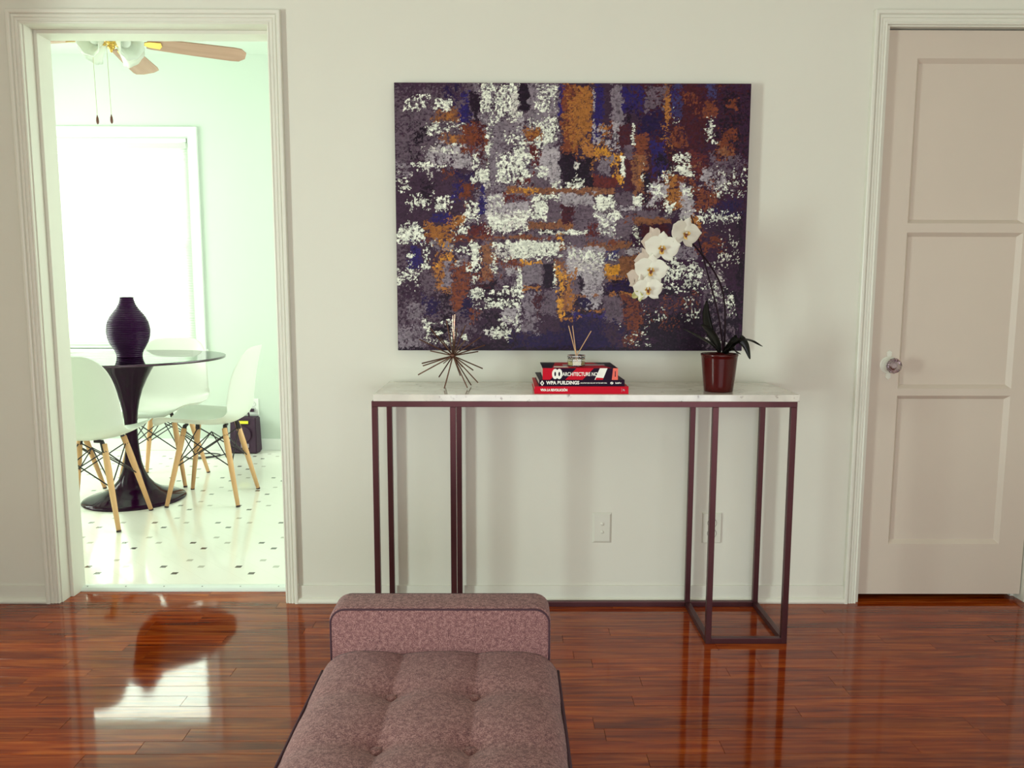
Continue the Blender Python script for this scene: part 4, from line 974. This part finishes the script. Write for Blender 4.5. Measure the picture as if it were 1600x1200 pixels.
# orchid
OXp, OYp = .690, -.262
orc = tag(empty('potted_orchid', (OXp, OYp, TZ)), 'white moth orchid in an oxblood pot at the right end of the marble top', 'plant')
bm = bmesh.new()
lathe(bm, [(.044, 0), (.0465, .002), (.0485, .02), (.053, .06), (.0575, .108), (.0585, .1155), (.0600, .117), (.0600, .123), (.0575, .124), (.0545, .122), (.054, .108), (.050, .09)], 48)
from_bm('pot', bm, 'pot', orc, True)
bm = bmesh.new(); lathe(bm, [(.0535, .098), (.030, .104), (.004, .106)], 24); from_bm('soil', bm, 'soil', orc)
def w3(px_, py_, Y):        # point on the vertical plane Y seen at a photo pixel, used to read positions off the photograph
    d_ = F + R2 * ((px_ - 800) / 1240.0) + U2 * ((600 - py_) / 1240.0)
    t = (Y + 2.842) / d_.y
    return Vector((0, -2.842, 1.162)) + d_ * t
OV = Vector((OXp, OYp, TZ))
def P3(px_, py_, dy): return w3(px_, py_, OYp + dy) - OV
A_ = smooth_pts([P3(1130, 549, .0), P3(1127, 520, -.004), P3(1122, 490, -.01), P3(1112, 450, -.014), P3(1100, 407, -.02), P3(1090, 370, -.02), P3(1079.5, 336, -.015)], 8)
bm = bmesh.new(); tube(bm, A_, [.0031 - .0012 * i / len(A_) for i in range(len(A_))], 8); from_bm('support_stake', bm, 'stem', orc, True)
B_ = smooth_pts([P3(1131, 549, .006), P3(1133, 510, .004), P3(1132, 475, .0), P3(1126, 445, -.006), P3(1110, 415, -.018), P3(1092, 392, -.03), P3(1075, 375, -.034), P3(1055, 368, -.03), P3(1034, 380, -.026),
                 P3(1018, 405, -.026), P3(1008, 430, -.028), P3(1001, 455, -.03), P3(997, 468, -.032)], 8)
bm = bmesh.new(); tube(bm, B_, [.0033 - .0015 * i / len(B_) for i in range(len(B_))], 8); from_bm('flower_stem', bm, 'stem', orc, True)
def petal_mesh(L, Wd, cup, shape=1.0, n=13, m_=7, fold=0.0, wave=.0015):
    """petal grown along +z from the origin in local coordinates, front face towards -y"""
    bm = bmesh.new(); rows = []
    for i in range(n):
        t = i / (n - 1)
        tt = min(max((t * .955 + .03) ** shape, 0), 1); wdt = Wd * (max(1 - (2 * tt - 1) ** 2, 0)) ** .5
        r_ = []
        for k in range(m_):
            s = -1 + 2 * k / (m_ - 1)
            x = s * wdt / 2
            y = -cup * (t ** 2) * L * .3 + cup * s * s * wdt * .25 + wave * math.sin(5 * t + 3 * s) + fold * abs(s) * wdt
            r_.append(bm.verts.new((x, y, t * L * (1 - .10 * s * s * t))))
        rows.append(r_)
    for i in range(n - 1):
        for k in range(m_ - 1): bm.faces.new((rows[i][k], rows[i][k + 1], rows[i + 1][k + 1], rows[i + 1][k]))
    bmesh.ops.remove_doubles(bm, verts=bm.verts, dist=.00005)
    return bm
def merge(dst, src, mtx):
    bmesh.ops.transform(src, matrix=mtx, verts=src.verts)
    me_ = bpy.data.meshes.new('tmp'); src.to_mesh(me_); src.free(); dst.from_mesh(me_); bpy.data.meshes.remove(me_)
def flower(center, s, yawd, pitd, rolld, back=False):
    pm = 'petal_back' if back else 'petal'
    bm = bmesh.new()
    for a, L, W_ in ((0, .050, .032), (132, .045, .030), (-132, .045, .030)):
        merge(bm, petal_mesh(L * s, W_ * s, .25), Matrix.Rotation(R(a), 4, 'Y'))
    f = from_bm('flower', bm, pm, orc, True)
    f.location = center; f.rotation_euler = (R(pitd), R(rolld), R(yawd))
    for a in (72, -72):
        b2_ = petal_mesh(.053 * s, .058 * s, .3, .82); bmesh.ops.transform(b2_, matrix=Matrix.Translation((0, -.003 * s, 0)) @ Matrix.Rotation(R(a), 4, 'Y'), verts=b2_.verts)
        from_bm('petal', b2_, pm, f, True)
    if not back:
        bm = bmesh.new()
        for a in (-55, 55):
            merge(bm, petal_mesh(.017 * s, .013 * s, .9), Matrix.Translation((0, -.004, 0)) @ Matrix.Rotation(R(a), 4, 'Y') @ Matrix.Rotation(R(40), 4, 'X'))
        merge(bm, petal_mesh(.021 * s, .013 * s, .9), Matrix.Translation((0, -.006, 0)) @ Matrix.Rotation(R(180), 4, 'Y') @ Matrix.Rotation(R(30), 4, 'X'))
        from_bm('lip', bm, 'lip_yellow', f, True)
        bm = bmesh.new(); bmesh.ops.create_uvsphere(bm, u_segments=12, v_segments=8, radius=.0042 * s)
        bmesh.ops.transform(bm, matrix=Matrix.Translation((0, -.011, -.003)) @ Matrix.Diagonal((.9, 1, 1.5, 1)), verts=bm.verts)
        from_bm('lip_throat', bm, 'lip_dark', f, True)
        bm = bmesh.new(); bmesh.ops.create_uvsphere(bm, u_segments=12, v_segments=8, radius=.0038 * s)
        bmesh.ops.transform(bm, matrix=Matrix.Translation((0, -.009, .005)) @ Matrix.Diagonal((.8, 1.2, 1.3, 1)), verts=bm.verts)
        from_bm('column', bm, 'petal', f, True)
    return f
flower(P3(1069.5, 366, -.055), 1.08, 22, 6, 12)
flower(P3(1034, 389, -.062), 1.1, -6, 4, 4)
flower(P3(1017, 423, -.066), 1.06, -8, 6, 6)
flower(P3(1012.5, 453, -.070), .93, -8, 6, -4)
flower(P3(1020, 376, -.018), .95, -60, -6, -20, True)
flower(P3(1008, 408, -.022), .88, -60, 0, -14, True)
flower(P3(993, 436, -.028), .82, -65, 0, 6, True)
# unopened bud
bm = bmesh.new()
for a in (-70, -10, 50, 120):
    merge(bm, petal_mesh(.024, .022, 1.1), Matrix.Rotation(R(a), 4, 'Y') @ Matrix.Rotation(R(28), 4, 'X'))
bd = from_bm('bud', bm, 'bud', orc, True); bd.location = P3(997, 463, -.055); bd.rotation_euler = (0, 0, R(-20)); bd['label'] = 'yellow-green half-open bud'
def leaf(pts, W_, twist=0.0):
    c_ = smooth_pts(pts, 6); n_ = len(c_); bm = bmesh.new(); rows = []
    for i, p in enumerate(c_):
        t = i / (n_ - 1); tg = (c_[min(i + 1, n_ - 1)] - c_[max(i - 1, 0)]).normalized()
        side = Vector((math.cos(twist), math.sin(twist), 0)); side = (side - tg * side.dot(tg)).normalized(); up = side.cross(tg)
        w_ = W_ * (math.sin(math.pi * (.08 + .9 * t))) ** .7 / 2
        rows.append([bm.verts.new(p + side * w_ * s_ + up * (abs(s_) * w_ * .35)) for s_ in (-1, -.5, 0, .5, 1)])
    for i in range(n_ - 1):
        for k in range(4): bm.faces.new((rows[i][k], rows[i][k + 1], rows[i + 1][k + 1], rows[i + 1][k]))
    bmesh.ops.solidify(bm, geom=list(bm.faces), thickness=.0012)
    return from_bm('leaf', bm, 'leaf', orc, True)
leaf([P3(1128, 550, 0), P3(1141, 538, -.02), P3(1157, 529, -.03), P3(1176, 531, -.04), P3(1192, 541, -.05)], .034, 1.9)
leaf([P3(1130, 551, 0), P3(1145, 534, .0), P3(1157, 530, .005), P3(1166, 540, .005), P3(1172, 561, .0)], .030, .1)
leaf([P3(1124, 551, -.01), P3(1112, 540, -.04), P3(1092, 528, -.06), P3(1066, 513, -.07)], .040, 1.3)
leaf([P3(1123, 551, .01), P3(1108, 520, .04), P3(1102, 495, .06), P3(1104, 470, .07)], .036, .4)
leaf([P3(1124, 551, .015), P3(1118, 535, .02), P3(1108, 520, .01), P3(1096, 508, -.01)], .040, .8)
leaf([P3(1132, 551, -.02), P3(1142, 546, -.05), P3(1150, 548, -.07), P3(1158, 553, -.08)], .030, 1.6)
leaf([P3(1128, 551, -.02), P3(1138, 545, -.03), P3(1146, 536, -.03), P3(1155, 531, -.035)], .040, .9)

# ------------------------------------------------------------------ kitchen: table, vase, chairs
TX, TY, TTZ = -2.045, 1.415, .792
tul = tag(empty('pedestal_table', (TX, TY, KZ)), 'round glass-topped table on a glossy black trumpet pedestal in the kitchen', 'table')
zt_ = TTZ - KZ - .012
prof = [(.262, 0), (.263, .004), (.258, .010), (.235, .020), (.19, .034), (.140, .054), (.105, .078), (.078, .112), (.058, .155), (.044, .205), (.036, .27), (.032, .33), (.031, .39), (.033, .44), (.039, .49), (.050, .545), (.068, .605), (.092, .66), (.116, .705), (.140, .745), (.158, zt_ - .008), (.160, zt_ - .001), (.150, zt_)]
bm = bmesh.new(); lathe(bm, prof, 64); from_bm('pedestal', bm, 'black_gloss', tul, True)
bm = bmesh.new(); lathe(bm, [(.497, zt_), (.499, zt_ + .002), (.499, zt_ + .010), (.497, zt_ + .012)], 128, cap=False); rim_ = from_bm('glass_rim', bm, 'glass_edge', tul, True); rim_['label'] = 'dark polished glass edge'
bm = bmesh.new(); lathe(bm, [(.4965, zt_), (.4965, zt_ + .012)], 128); from_bm('glass_top', bm, 'table_glass', tul)
# vase
vz = TTZ
vase = tag(empty('ribbed_vase', (TX + .014, TY, vz)), 'black horizontally ribbed gourd-shaped vase on the glass kitchen table', 'vase')
pr = [(0, .064), (.018, .066), (.035, .072), (.055, .083), (.08, .097), (.105, .105), (.135, .109), (.165, .107), (.19, .101), (.215, .089), (.24, .071), (.262, .054), (.285, .042), (.305, .036), (.320, .034)]
zs = [p[0] for p in pr]; rs = [p[1] for p in pr]
prof = []
nr = 33
for i in range(nr * 4 + 1):
    z = .320 * i / (nr * 4); r_ = float(np.interp(z, zs, rs)); ph = (i % 4)
    prof.append((r_ + (0, .0022, .0032, .0022)[ph] - .0022, z))
prof += [(.029, .320), (.028, .30), (.05, .24), (.08, .15), (.05, .02)]
bm = bmesh.new(); lathe(bm, prof, 56); from_bm('vase_body', bm, 'vase', vase)

def make_chair():
    c = empty('dining_chair')
    # shell
    prof = [(.262, .418), (.252, .432), (.225, .443), (.17, .441), (.10, .434), (.03, .428), (-.04, .425), (-.10, .428), (-.150, .442), (-.185, .470), (-.200, .515), (-.209, .57), (-.217, .63), (-.226, .69), (-.237, .75), (-.247, .795), (-.254, .828), (-.258, .842)]
    hw = [.110, .165, .202, .226, .232, .235, .236, .236, .235, .232, .228, .224, .219, .212, .200, .180, .145, .105]
    P_ = [Vector((0, y, z)) for y, z in prof]; n_ = len(P_); m_ = 15
    bm = bmesh.new(); rows = []
    for i, p in enumerate(P_):
        tg = (P_[min(i + 1, n_ - 1)] - P_[max(i - 1, 0)]).normalized(); nrm = Vector((0, -tg.z, tg.y)) * -1
        nrm = Vector((0, tg.z, -tg.y)) if tg.z > 0 else Vector((0, tg.z, -tg.y))
        t = i / (n_ - 1)
        up_ = Vector((0, 1, 0)) * min(max((p.z - .43) / .12, 0), 1) + Vector((0, 0, 1)) * (1 - min(max((p.z - .43) / .12, 0), 1))
        up_.normalize()
        lift = .052 if .15 < t < .75 else .052 * max(0, min(t / .15, (1 - t) / .25))
        row = []
        for k in range(m_):
            s = -1 + 2 * k / (m_ - 1)
            row.append(bm.verts.new(p + Vector((s * hw[i], 0, 0)) + up_ * (lift * abs(s) ** 2.6)))
        rows.append(row)
    for i in range(n_ - 1):
        for k in range(m_ - 1): bm.faces.new((rows[i][k], rows[i][k + 1], rows[i + 1][k + 1], rows[i + 1][k]))
    bmesh.ops.recalc_face_normals(bm, faces=bm.faces)
    bmesh.ops.solidify(bm, geom=list(bm.faces), thickness=.007)
    sh = from_bm('seat_shell', bm, 'shell', c, True)
    sd = sh.modifiers.new('s', 'SUBSURF'); sd.levels = 1; sd.render_levels = 2
    tops = {}
    for sx_ in (-1, 1):
        for sy_ in (-1, 1):
            a = Vector((sx_ * .108, sy_ * .105, .408)); b__ = Vector((sx_ * .190, sy_ * .185, .008))
            tops[(sx_, sy_)] = (a, b__)
            bm = bmesh.new(); tube(bm, [a, a.lerp(b__, .3), b__], [.0135, .0155, .0105], 14)
            lg = from_bm('leg', bm, 'beech', c, True)
            bm = bmesh.new(); tube(bm, [b__, b__ + (b__ - a).normalized() * .008], .0112, 12); from_bm('foot_cap', bm, 'foot', lg)
            bm = bmesh.new(); tube(bm, [a + Vector((-sx_ * .045, 0, .014)), a + Vector((-sx_ * .01, 0, .012)), a.lerp(b__, .10)], [.008, .011, .015], 8)
            from_bm('bracket', bm, 'black_metal', lg)
    def at(k, z):
        a, b__ = tops[k]; t = (a.z - z) / (a.z - b__.z); return a.lerp(b__, t)
    for k1, k2 in (((-1, 1), (1, 1)), ((-1, -1), (1, -1)), ((1, -1), (1, 1)), ((-1, -1), (-1, 1))):
        for a, b__ in ((k1, k2), (k2, k1)):
            bm = bmesh.new(); tube(bm, [at(a, .375), at(b__, .205)], .0033, 6); from_bm('brace_rod', bm, 'black_metal', c)
    for k1, k2 in (((-1, 1), (1, -1)), ((1, 1), (-1, -1))):
        bm = bmesh.new(); tube(bm, [at(k1, .22), Vector((0, 0, .37)), at(k2, .22)], .0033, 6); from_bm('brace_rod', bm, 'black_metal', c)
    for k in tops:
        bm = bmesh.new(); bmesh.ops.create_icosphere(bm, subdivisions=1, radius=.0095); bmesh.ops.translate(bm, verts=bm.verts, vec=at(k, .205) * .985 + Vector((0, 0, .003))); from_bm('bolt', bm, 'black_metal', c)
    return c
ch0 = make_chair()
spots = [((-1.618, 1.435), 92, 'white shell dining chair seen in profile, nearest the kitchen wall with the black amplifier'),
         ((-2.040, .995), 2, 'white shell dining chair with its back to the doorway, in front of the pedestal table'),
         ((-2.065, 1.850), 181, 'white shell dining chair behind the glass table, under the window'),
         ((-2.510, 1.450), -90, 'white shell dining chair mostly hidden at the doorway edge, left of the pedestal table')]
for i, (p, a, lb) in enumerate(spots):
    c = ch0 if i == 0 else copy_tree(ch0)
    c.location = (p[0], p[1], KZ); c.rotation_euler = (0, 0, R(a))
    tag(c, lb, 'chair', 'dining chairs around the glass table')

# amplifier against the back wall
am = tag(empty('amplifier', (-1.842, 2.655, KZ), R(-4)), 'small black portable amplifier with yellow tape standing by the kitchen wall', 'amplifier')
bm = bmesh.new(); box(bm, (-.098, -.055, .006), (.098, .05, .255))
for v in bm.verts:
    if v.co.z > .2: v.co.x *= .93; v.co.y = v.co.y * .8 + .005
bmesh.ops.bevel(bm, geom=list(bm.edges), offset=.007, segments=3, affect='EDGES')
from_bm('cabinet', bm, 'amp', am)
bm = bmesh.new(); tube(bm, smooth_pts([(-.035, 0, .250), (-.030, 0, .277), (-.012, 0, .286), (.012, 0, .286), (.026, 0, .279), (.030, 0, .250)], 4), .0065, 8); from_bm('handle', bm, 'amp', am)
add_box('tape_label', (-.040, -.052, .212), (.042, -.049, .232), 'yellow', am)['label'] = 'bright yellow tape'
add_box('grey_plate', (-.012, -.060, .045), (.045, -.0555, .072), 'gray_plate', am, .001)
bm = bmesh.new(); lathe(bm, [(.06, 0), (.062, .003), (.055, .004), (.03, .001)], 32); g = from_bm('speaker_grille', bm, 'amp', am, True); g.location = (0, -.054, .135); g.rotation_euler = (R(94), 0, 0)
for sx_ in (-1, 1): add_box('rubber_foot', (sx_ * .075 - .012, -.04, 0), (sx_ * .075 + .012, .04, .006), 'foot', am)
# cables on the floor
kc = [(-2.22, 2.50, .017), (-2.12, 2.42, .017), (-2.02, 2.47, .017), (-1.99, 2.56, .017), (-2.08, 2.60, .017), (-2.16, 2.55, .017), (-2.10, 2.47, .017), (-1.98, 2.52, .018), (-1.93, 2.585, .03), (-1.90, 2.597, .04)]
bm = bmesh.new(); tube(bm, smooth_pts(kc, 6), .004, 6); tag(from_bm('power_cord', bm, 'black_metal', None, True), 'black cord lying coiled on the kitchen floor beside the amplifier', 'cord')
# kitchen wall outlet with adapter
ko = plate(-1.802, .325, 'white outlet on the kitchen wall above the amplifier', 'outlet', y=KY, m_='ktrim')
pg = tag(add_box('plug', (-.012, -.028, -.010), (.012, 0, .012), 'amp', None, .003), 'small dark plug pushed into the kitchen wall outlet', 'plug'); pg.location = (-1.806, KY - .010, .303)

# ------------------------------------------------------------------ ceiling fan
FX, FY, FZ = -2.055, 1.45, 2.455
fan = tag(empty('ceiling_fan', (FX, FY, KH)), 'brass ceiling fan with light oak blades and frosted glass shades over the kitchen table', 'ceiling fan')
fz = FZ - KH
bm = bmesh.new(); lathe(bm, [(.0, -.055), (.03, -.055), (.06, -.03), (.068, 0)], 32, cap=False); from_bm('canopy', bm, 'brass', fan, True)
bm = bmesh.new(); lathe(bm, [(.010, fz + .10), (.010, -.05)], 16); from_bm('downrod', bm, 'brass', fan, True)
bm = bmesh.new(); lathe(bm, [(.02, fz + .105), (.07, fz + .10), (.105, fz + .075), (.11, fz + .04), (.10, fz + .012), (.07, fz - .002), (.05, fz - .006)], 40); from_bm('motor_housing', bm, 'brass', fan, True)
bm = bmesh.new(); lathe(bm, [(.052, fz - .004), (.056, fz - .018), (.046, fz - .034), (.026, fz - .044), (.016, fz - .05), (.020, fz - .058), (.015, fz - .068), (.006, fz - .074), (.007, fz - .080), (.002, fz - .086)], 32); from_bm('light_fitting', bm, 'brass', fan, True)
bl_me = None
for k in range(5):
    a = R(26.5 + 72 * k)
    if bl_me is None:
        bm = bmesh.new()
        out = [(.17, -.048), (.19, -.056), (.40, -.066), (.60, -.071), (.640, -.066), (.668, -.030), (.668, .030), (.640, .066), (.60, .071), (.40, .066), (.19, .056), (.17, .048)]
        T_ = [bm.verts.new((x, y, .003)) for x, y in out]; B_2 = [bm.verts.new((x, y, -.003)) for x, y in out]
        bm.faces.new(T_); bm.faces.new(list(reversed(B_2)))
        for q in range(len(out)): bm.faces.new((T_[q], B_2[q], B_2[(q + 1) % len(out)], T_[(q + 1) % len(out)]))
        bmesh.ops.recalc_face_normals(bm, faces=bm.faces)
        bl = from_bm('blade', bm, 'blade', fan); bl_me = bl.data
        bm = bmesh.new(); out = [(.09, -.012), (.15, -.010), (.18, -.028), (.235, -.034), (.245, 0), (.235, .034), (.18, .028), (.15, .010), (.09, .012)]
        T_ = [bm.verts.new((x, y, -.0035)) for x, y in out]; B_2 = [bm.verts.new((x, y, -.0075)) for x, y in out]
        bm.faces.new(T_); bm.faces.new(list(reversed(B_2)))
        for q in range(len(out)): bm.faces.new((T_[q], B_2[q], B_2[(q + 1) % len(out)], T_[(q + 1) % len(out)]))
        bmesh.ops.recalc_face_normals(bm, faces=bm.faces)
        ir = from_bm('blade_iron', bm, 'brass', bl); ir_me = ir.data
    else:
        bl = link('blade', bl_me, None, fan); ir = link('blade_iron', ir_me, None, bl)
    bl.location = (0, 0, fz - .018); bl.rotation_euler = (R(-13), 0, a)
for k in range(4):
    a = R(-112 + 90 * k)
    bm = bmesh.new(); N_ = 32; rings = []
    pr = [(.020, 0), (.026, .012), (.036, .035), (.044, .060), (.052, .080), (.063, .094)]
    for i, (r_, z) in enumerate(pr + [(r__ - .003, z__) for r__, z__ in reversed(pr)]):
        rings.append([bm.verts.new(((r_ * (1 + (.05 * math.cos(8 * 2 * math.pi * q / N_) * (z / .094) ** 2))) * math.cos(2 * math.pi * q / N_), (r_ * (1 + (.05 * math.cos(8 * 2 * math.pi * q / N_) * (z / .094) ** 2))) * math.sin(2 * math.pi * q / N_), z)) for q in range(N_)])
    for q in range(len(rings) - 1):
        for i in range(N_): bm.faces.new((rings[q][i], rings[q][(i + 1) % N_], rings[q + 1][(i + 1) % N_], rings[q + 1][i]))
    s = from_bm('glass_shade', bm, 'shade', fan, True)
    s.scale = (1.15, 1.15, 1.1)
    s.location = (.055 * math.cos(a), .055 * math.sin(a), fz - .022)
    s.rotation_euler = Vector((math.cos(a) * math.sin(R(62)), math.sin(a) * math.sin(R(62)), -math.cos(R(62)))).to_track_quat('Z', 'Y').to_euler()
    bm = bmesh.new(); lathe(bm, [(.008, -.03), (.018, -.01), (.023, .006), (.020, .012)], 20); from_bm('shade_holder', bm, 'brass', s, True)
    bm = bmesh.new(); bmesh.ops.create_uvsphere(bm, u_segments=16, v_segments=10, radius=.024); bmesh.ops.translate(bm, verts=bm.verts, vec=(0, 0, .045)); from_bm('bulb', bm, 'shade', s, True)
for (dx, dy, zl) in ((-.072, -.05, 2.000), (.008, -.065, 2.000)):
    cx, cy_ = dx, dy
    bm = bmesh.new(); tube(bm, [(cx, cy_, fz - .03), (cx + .004, cy_ + .002, zl - KH + .045)], .0012, 6); pc = from_bm('pull_chain', bm, 'chain', fan)
    bm = bmesh.new(); lathe(bm, [(.002, 0), (.0062, .006), (.0072, .016), (.006, .030), (.003, .040), (.0015, .046)], 14, (cx + .004, cy_ + .002, zl - KH)); from_bm('wooden_fob', bm, 'fob', pc, True)
